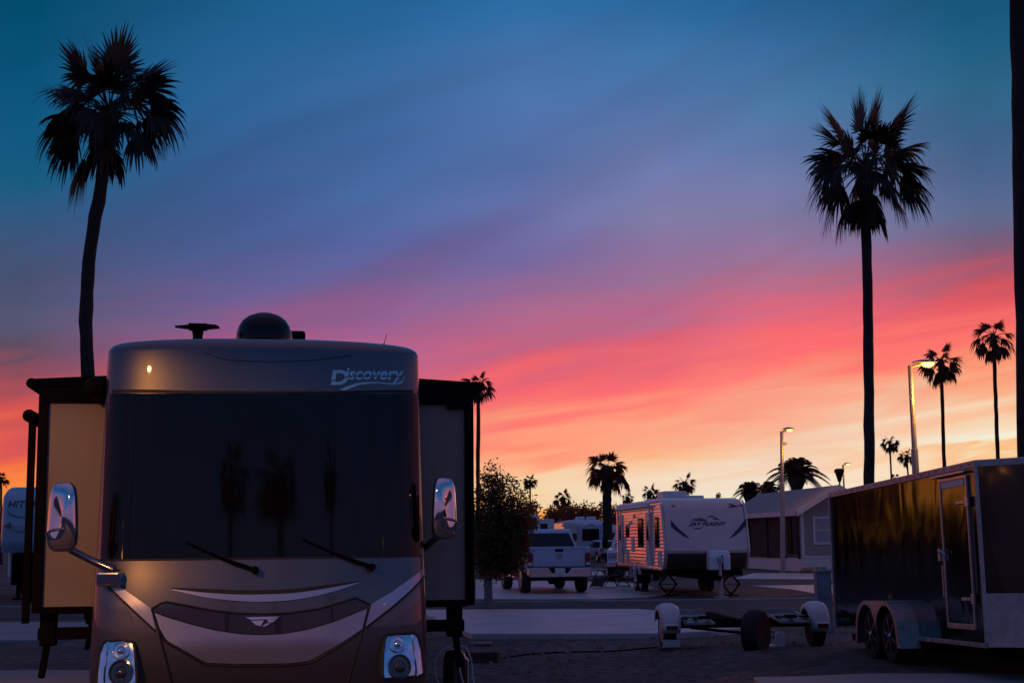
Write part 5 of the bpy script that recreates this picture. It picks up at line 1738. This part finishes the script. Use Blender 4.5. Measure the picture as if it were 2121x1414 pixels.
# white motorhome whose raked nose shows above the pickup
c = at(1112, 1110, 108)
mh = empty('coach', (c.x, 108, 0), R(8), 'parked coach with a raked striped nose behind the white pickup and the citrus tree', 'motorhome')
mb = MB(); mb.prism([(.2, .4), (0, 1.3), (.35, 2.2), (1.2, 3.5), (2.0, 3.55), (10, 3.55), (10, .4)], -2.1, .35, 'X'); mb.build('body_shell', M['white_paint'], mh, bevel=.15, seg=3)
mb = MB(); mb.add([(-1.9, .40, 2.25), (.15, .40, 2.25), (.15, 1.05, 3.3), (-1.9, 1.05, 3.3), (-1.9, .46, 2.25), (.15, .46, 2.25), (.15, 1.1, 3.3), (-1.9, 1.1, 3.3)], [(3, 2, 1, 0), (4, 5, 6, 7), (0, 1, 5, 4), (2, 3, 7, 6), (1, 2, 6, 5), (3, 0, 4, 7)])
mb.v = [(x, y - .05, z) for x, y, z in mb.v]; mb.build('windscreen', M['tint'], mh)
mb = MB(); mb.box((.95, 3.2, 2.05), (1.2, 4.0, 2.2)); s = mb.build('slide_out', M['white_plastic'], mh, bevel=.04)
mb = MB(); mb.box((.75, 1.19, 2.35), (.55, .04, .95)); mb.build('window', M['tint'], s, bevel=.05)
mb = MB()
for k in range(3): mb.add([(.16 + k * .0, .35 + k * .16, 1.55), (.34, .35 + k * .16, 1.55), (.34, 1.1 + k * .2, 2.9), (.16, 1.1 + k * .2, 2.9)], [(0, 1, 2, 3)])
mb.v = [(x + .02, y - .14, z) for x, y, z in mb.v]; mb.build('stripe', M['decal_grey'], mh)
for y in (1.6, 7.6):
    for sx in (-1.9, .15): wheel(mh, (sx, y, .48), .48, .28, 1 if sx > 0 else -1)

# white fifth-wheel with roof units beyond the pickup
c = at(1212, 1110, 116)
ft = empty('fifth_wheel', (c.x, 116, 0), R(4), 'white trailer with a big dark window and two roof units, seen beyond the pickup', 'fifth-wheel trailer')
mb = MB(); mb.loft([[(x, y0, z) for x, y0, z in ((-1.7, .25, z), (-1.5, .0, z), (1.5, .0, z), (1.7, .25, z), (1.7, 9, z), (-1.7, 9, z))] for z in (.6, 2.7)] + [[(x * .97, y0 + .2, z) for x, y0, z in ((-1.7, .25, 2.95), (-1.5, .0, 2.95), (1.5, .0, 2.95), (1.7, .25, 2.95), (1.7, 9, 2.95), (-1.7, 9, 2.95))], [(x * .7, y0 + .6, z) for x, y0, z in ((-1.7, .25, 3.15), (-1.5, .0, 3.15), (1.5, .0, 3.15), (1.7, .25, 3.15), (1.7, 9, 3.15), (-1.7, 9, 3.15))]])
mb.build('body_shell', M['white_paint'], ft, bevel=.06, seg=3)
mb = MB(); mb.box((.45, -.03, 1.95), (1.35, .06, .95)); w_ = mb.build('window', M['black_trim'], ft, bevel=.05)
mb = MB(); mb.box((.45, -.055, 1.95), (1.2, .03, .82)); mb.build('pane', M['tint'], w_)
mb = MB(); mb.box((-1.25, -.45, 1.75), (.95, .9, 1.9)); s = mb.build('slide_out', M['white_plastic'], ft, bevel=.04)
mb = MB(); mb.box((-.95, -.93, 1.8), (.34, .06, .55)); mb.build('window', M['tint'], s, bevel=.04)
mb = MB(); mb.prism([(-1.9, 2.62), (-.6, 2.62), (-.75, 2.85), (-1.8, 2.98)], -.95, .1, 'Y'); mb.build('canopy', M['white_plastic'], s)
for x in (-.15, .75):
    mb = MB(); mb.box((x, 2.0, 3.28), (.7, .9, .32)); mb.build('air_conditioner', M['white_plastic'], ft, bevel=.08, seg=3)
mb = MB(); mb.box((.5, -.012, 2.74), (.55, .01, .07)); mb.build('script_badge', M['decal_grey'], ft)
mb = MB(); mb.box((0, 3, .5), (2.6, 5, .2))
for x in (-1.2, 1.2): mb.tube([(x, .6, .6), (x, .6, 0)], .06, 6)
mb.build('landing_gear', M['under'], ft)
for sx in (-1, 1):
    for y in (5.6, 6.5): wheel(ft, (sx * 1.5, y, .38), .38, .24, sx)
# another roof behind the thick palm
c = at(1275, 1110, 118)
mt_ = empty('caravan', (c.x, 118, 0), R(6), 'pale caravan end showing between the thick palm trunk and the ribbed trailer', 'caravan')
mb = MB(); mb.prism([(.3, .5), (0, 1.2), (.1, 2.3), (.5, 2.75), (6, 2.75), (6, .5)], -1.1, 1.1, 'X'); mb.build('body_shell', M['white_plastic'], mt_, bevel=.1, seg=3)
mb = MB(); mb.box((0, .04, 1.75), (1.6, .10, .7)); mb.build('window', M['tint'], mt_, bevel=.06)
for sx in (-1, 1): wheel(mt_, (sx * 1.0, 3.4, .34), .34, .2, sx)

# estate car
c = at(1229, 1150, 104)
car = empty('car', (c.x, 104, 0), PI + R(14), 'silver blue estate car parked in front of the white trailer with roof units', 'car')
mb = MB(); mb.prism(arch_profile([(.05, .45), (0, .72), (.35, .88), (1.2, .98), (4.35, 1.0), (4.5, .9), (4.5, .45)], [.85, 3.6], .38, .38), -.9, .9, 'X'); mb.build('body', M['blue_paint'], car, bevel=.06, seg=3)
mb = MB(); cab_loft(mb, (1.05, 4.45), (1.9, 4.1), .97, 1.5, .84, .66); mb.build('cab', M['blue_paint'], car, smooth=True)
mb = MB(); mb.add([(-.68, 4.40, 1.04), (.68, 4.40, 1.04), (.56, 4.17, 1.44), (-.56, 4.17, 1.44), (-.68, 4.47, 1.04), (.68, 4.47, 1.04), (.56, 4.24, 1.44), (-.56, 4.24, 1.44)], [(0, 1, 2, 3), (7, 6, 5, 4), (0, 4, 5, 1), (1, 5, 6, 2), (2, 6, 7, 3), (3, 7, 4, 0)]); mb.build('rear_window', M['tint'], car)
for sx in (-1, 1):
    mb = MB(); P = [(sx * .845, 1.7, 1.02), (sx * .845, 4.1, 1.02), (sx * .70, 3.9, 1.42), (sx * .70, 2.05, 1.42)]
    mb.add(P + [(x - sx * .04, y, z) for x, y, z in P], [(0, 1, 2, 3), (7, 6, 5, 4), (0, 4, 5, 1), (1, 5, 6, 2), (2, 6, 7, 3), (3, 7, 4, 0)]); mb.build('side_window', M['tint'], car)
    mb = MB(); mb.box((sx * .78, 4.48, .88), (.2, .08, .2)); mb.build('tail_light', M['red_lens'], car, bevel=.02)
    for y in (.85, 3.6): wheel(car, (sx * .78, y, .32), .32, .2, sx)
mb = MB(); mb.box((0, 4.5, .5), (1.7, .12, .28)); mb.build('rear_bumper', M['black_trim'], car, bevel=.04)

# ------------------------------------------------------------------ small things
b = gp(1268, 1217)
lc = empty('lounge_chair', b, R(38), 'folding mesh lounge chair beside the ribbed trailer', 'chair')
mb = MB()
for sy in (-.3, .3):
    mb.tube([(-.75, sy, .02), (-.35, sy, .62), (.1, sy, .46), (.55, sy, .05)], .018, 6)
    mb.tube([(-.55, sy, .34), (.35, sy, .45), (.62, sy, 1.05)], .018, 6); mb.tube([(.25, sy, .42), (-.1, sy, .02)], .016, 6); mb.tube([(-.2, sy, .68), (.45, sy, .66)], .02, 6)
for p_ in ((-.75, .02), (.55, .05), (.62, 1.05), (-.1, .02)): mb.tube([(p_[0], -.3, p_[1]), (p_[0], .3, p_[1])], .018, 6)
mb.build('frame', M['black_trim'], lc, smooth=True)
mb = MB()
prof = [(-.72, .08), (-.50, .36), (-.2, .42), (.1, .40), (.33, .46), (.48, .75), (.62, 1.05)]
mb.loft([[(x, -.27, z), (x, .27, z), (x, .27, z - .012), (x, -.27, z - .012)] for x, z in prof]); mb.build('sling', M['sling'], lc)
b = gp(1292, 1196)
bb_ = empty('folding_chair', b, R(20), 'upright dark folding chair behind the lounge chair', 'chair')
mb = MB(); mb.box((0, 0, .42), (.5, .46, .03)); mb.box((0, .24, .75), (.5, .03, .55), rx=R(-10)); mb.build('sling', M['sling'], bb_)
mb = MB()
for sx in (-.26, .26): mb.tube([(sx, -.25, 0), (sx, .18, .5), (sx, .30, 1.05)], .016, 6); mb.tube([(sx, .25, 0), (sx, -.22, .45), (sx, -.22, .62), (sx, .22, .64)], .016, 6)
mb.build('frame', M['black_trim'], bb_)

b = gp(1708, 1309)
pd = empty('utility_pedestal', b, R(4), 'blue-grey utility pedestal standing between the tow dolly and the cargo trailer', 'utility box')
mb = MB(); mb.box((0, 0, .53), (.27, .20, 1.06)); mb.build('post', M['pedestal'], pd, bevel=.012)
mb = MB(); mb.box((0, -.105, .78), (.21, .02, .36)); mb.build('panel_door', M['pedestal'], pd, bevel=.006)
mb = MB(); mb.box((0, 0, 1.08), (.30, .24, .05)); mb.box((.03, 0, 1.12), (.10, .08, .06)); mb.box((-.08, .02, 1.12), (.05, .05, .06)); mb.build('cap', M['pole'], pd, bevel=.008)
mb = MB(); mb.tube([(.12, 0, .6), (.22, -.05, .35), (.42, -.1, .06), (.6, -.1, .02)], .012, 6); mb.build('cable', M['black_trim'], pd, smooth=True)

c_ = at(1222, 1192, 58)
bt = empty('bench', (c_.x, 58, 0), R(8), 'low pale bench standing between the white pickup and the lounge chair', 'bench')
mb = MB(); mb.box((0, 0, .43), (1.5, .42, .06)); mb.build('seat', M['white_plastic'], bt, bevel=.015)
for sx in (-.6, .6):
    mb = MB(); mb.box((sx, 0, .2), (.07, .36, .40)); mb.build('leg', M['pole'], bt, bevel=.01)
b = gp(1231, 1187)
mb = MB(); mb.tube([(0, 0, 0), (0, 0, .85)], .022, 6); mb.box((0, -.02, .80), (.05, .015, .06))
o = mb.build('garden_stake', M['green_post'], None, smooth=True); o.location = b; tag(o, 'thin green metal stake standing right of the white pickup', 'stake')

# water hose bundle on its standpipe beside the motorhome
b = at(941, 1400, 14.4); b = Vector((b.x, 14.4, 0))
hp = empty('water_filter', b, 0, 'black round-topped canister with pale hoses draped over it, beside the motorhome', 'water filter')
mb = MB(); mb.lathe([(.115, 0), (.115, .52), (.10, .58), (.06, .615), (.01, .625)], (0, 0, 0), 20); mb.build('canister', M['dome'], hp, smooth=True)
mb = MB(); mb.tube([(.13, .05, 0), (.13, .05, .5)], .02, 8); mb.tube([(.13, .05, .5), (.0, 0, .66)], .018, 8); mb.build('standpipe', M['satin'], hp, smooth=True)
mb = MB()
mb.tube(smooth_poly3 if False else [(-.02, -.05, .66), (-.12, -.08, .62), (-.20, -.1, .52), (-.18, -.12, .36), (-.08, -.14, .18), (.06, -.16, .06), (.2, -.2, .02), (.34, -.2, .015)], .010, 8)
mb.tube([(.0, -.05, .66), (.03, -.12, .60), (.06, -.13, .42), (.11, -.14, .24), (.17, -.16, .08), (.15, -.25, .015), (.0, -.4, .012)], .010, 8)
mb.tube([(.02, -.02, .66), (.12, -.02, .64), (.17, -.05, .52), (.19, -.1, .3), (.19, -.14, .08), (.3, -.1, .015), (.42, -.25, .012)], .010, 8)
mb.build('hose', M['hose'], hp, smooth=True)
b = at(893, 1400, 14.1)
mb = MB()
mb.tube([(.20 * (1 + .08 * math.sin(k * .9)) * math.cos(k * PI / 12), .20 * (1 + .08 * math.sin(k * .7)) * math.sin(k * PI / 12), .015 + .0022 * k) for k in range(80)], .011, 6)
o = mb.build('hose_coil', M['hose'], None, smooth=True); o.location = (b.x, 14.6, .02); tag(o, 'loose coil of pale hose on the ground below the right headlamp', 'hose')

# timber steps and blocks at the pad's corner
b = gp(998, 1372)
bl = empty('timber_step', b, R(-6), 'low dark timber step on the gravel at the corner of the concrete pad', 'step')
mb = MB(); mb.box((0, .18, .13), (.46, .34, .03)); mb.build('tread', M['wood'], bl, bevel=.006)
mb = MB(); mb.box((-.18, .18, .057), (.08, .32, .114)); mb.box((.18, .18, .057), (.08, .32, .114)); mb.box((0, .05, .057), (.28, .05, .10)); mb.build('riser', M['wood'], bl, bevel=.006)
b = gp(997, 1336)
mb = MB(); mb.box((0, 0, .02), (.34, .20, .04)); o = mb.build('loose_plank', M['kerb'], None, bevel=.006); o.location = (b.x, b.y, 0.012); o.rotation_euler = (0, 0, R(-4)); tag(o, 'short pale plank lying against the front edge of the concrete pad', 'plank')
P = [gp(x, y) + Vector((0, 0, .012)) for x, y in ((1022, 1366), (1090, 1356), (1170, 1351), (1260, 1350), (1330, 1344), (1362, 1341))]
mb = MB(); mb.tube(P, .011, 6); o = mb.build('ground_cable', M['black_trim'], None, smooth=True); tag(o, 'thin dark cable running over the gravel from the timber step to the tow dolly', 'cable')

# agave and stones before the house
b = gp(1727, 1182)
ag = MB(); rng = random.Random(4)
for k in range(16):
    a = k * 2.4; e = R(rng.uniform(25, 80)); L_ = rng.uniform(.5, .9)
    d = Vector((math.cos(a) * math.cos(e), math.sin(a) * math.cos(e), math.sin(e))); s = Vector((-math.sin(a), math.cos(a), 0)) * .07
    ag.add([-s, s, d * L_ * .5 + s * 1.1 + Vector((0, 0, .03)), d * L_, d * L_ * .5 - s * 1.1 + Vector((0, 0, .03))], [(0, 1, 2, 3, 4)])
o = ag.build('agave', M['agave'], None); o.location = (b.x, 66, .0); tag(o, 'small spiky agave plant by the white skirting of the house', 'plant')
for k, (px, lb) in enumerate(((1672, 'reddish boulder at the foot of the house corner'), (1683, 'reddish boulder under the left house window, in the middle of its row'), (1697, 'reddish boulder in the house bed nearest the agave'))):
    b = at(px, 1181, 66); mb = MB(); rng = random.Random(k)
    mb.loft([[(s * .36 * math.cos(a) * rng.uniform(.8, 1.2), s * .3 * math.sin(a) * rng.uniform(.8, 1.2), z) for a in [2 * PI * i / 9 for i in range(9)]] for s, z in ((.9, 0), (1, .1), (.8, .22), (.35, .29))])
    o = mb.build('boulder', M['stone'], None, smooth='all'); o.location = (b.x, 66, -.02); tag(o, lb, 'boulder', 'boulders in the bed before the house')
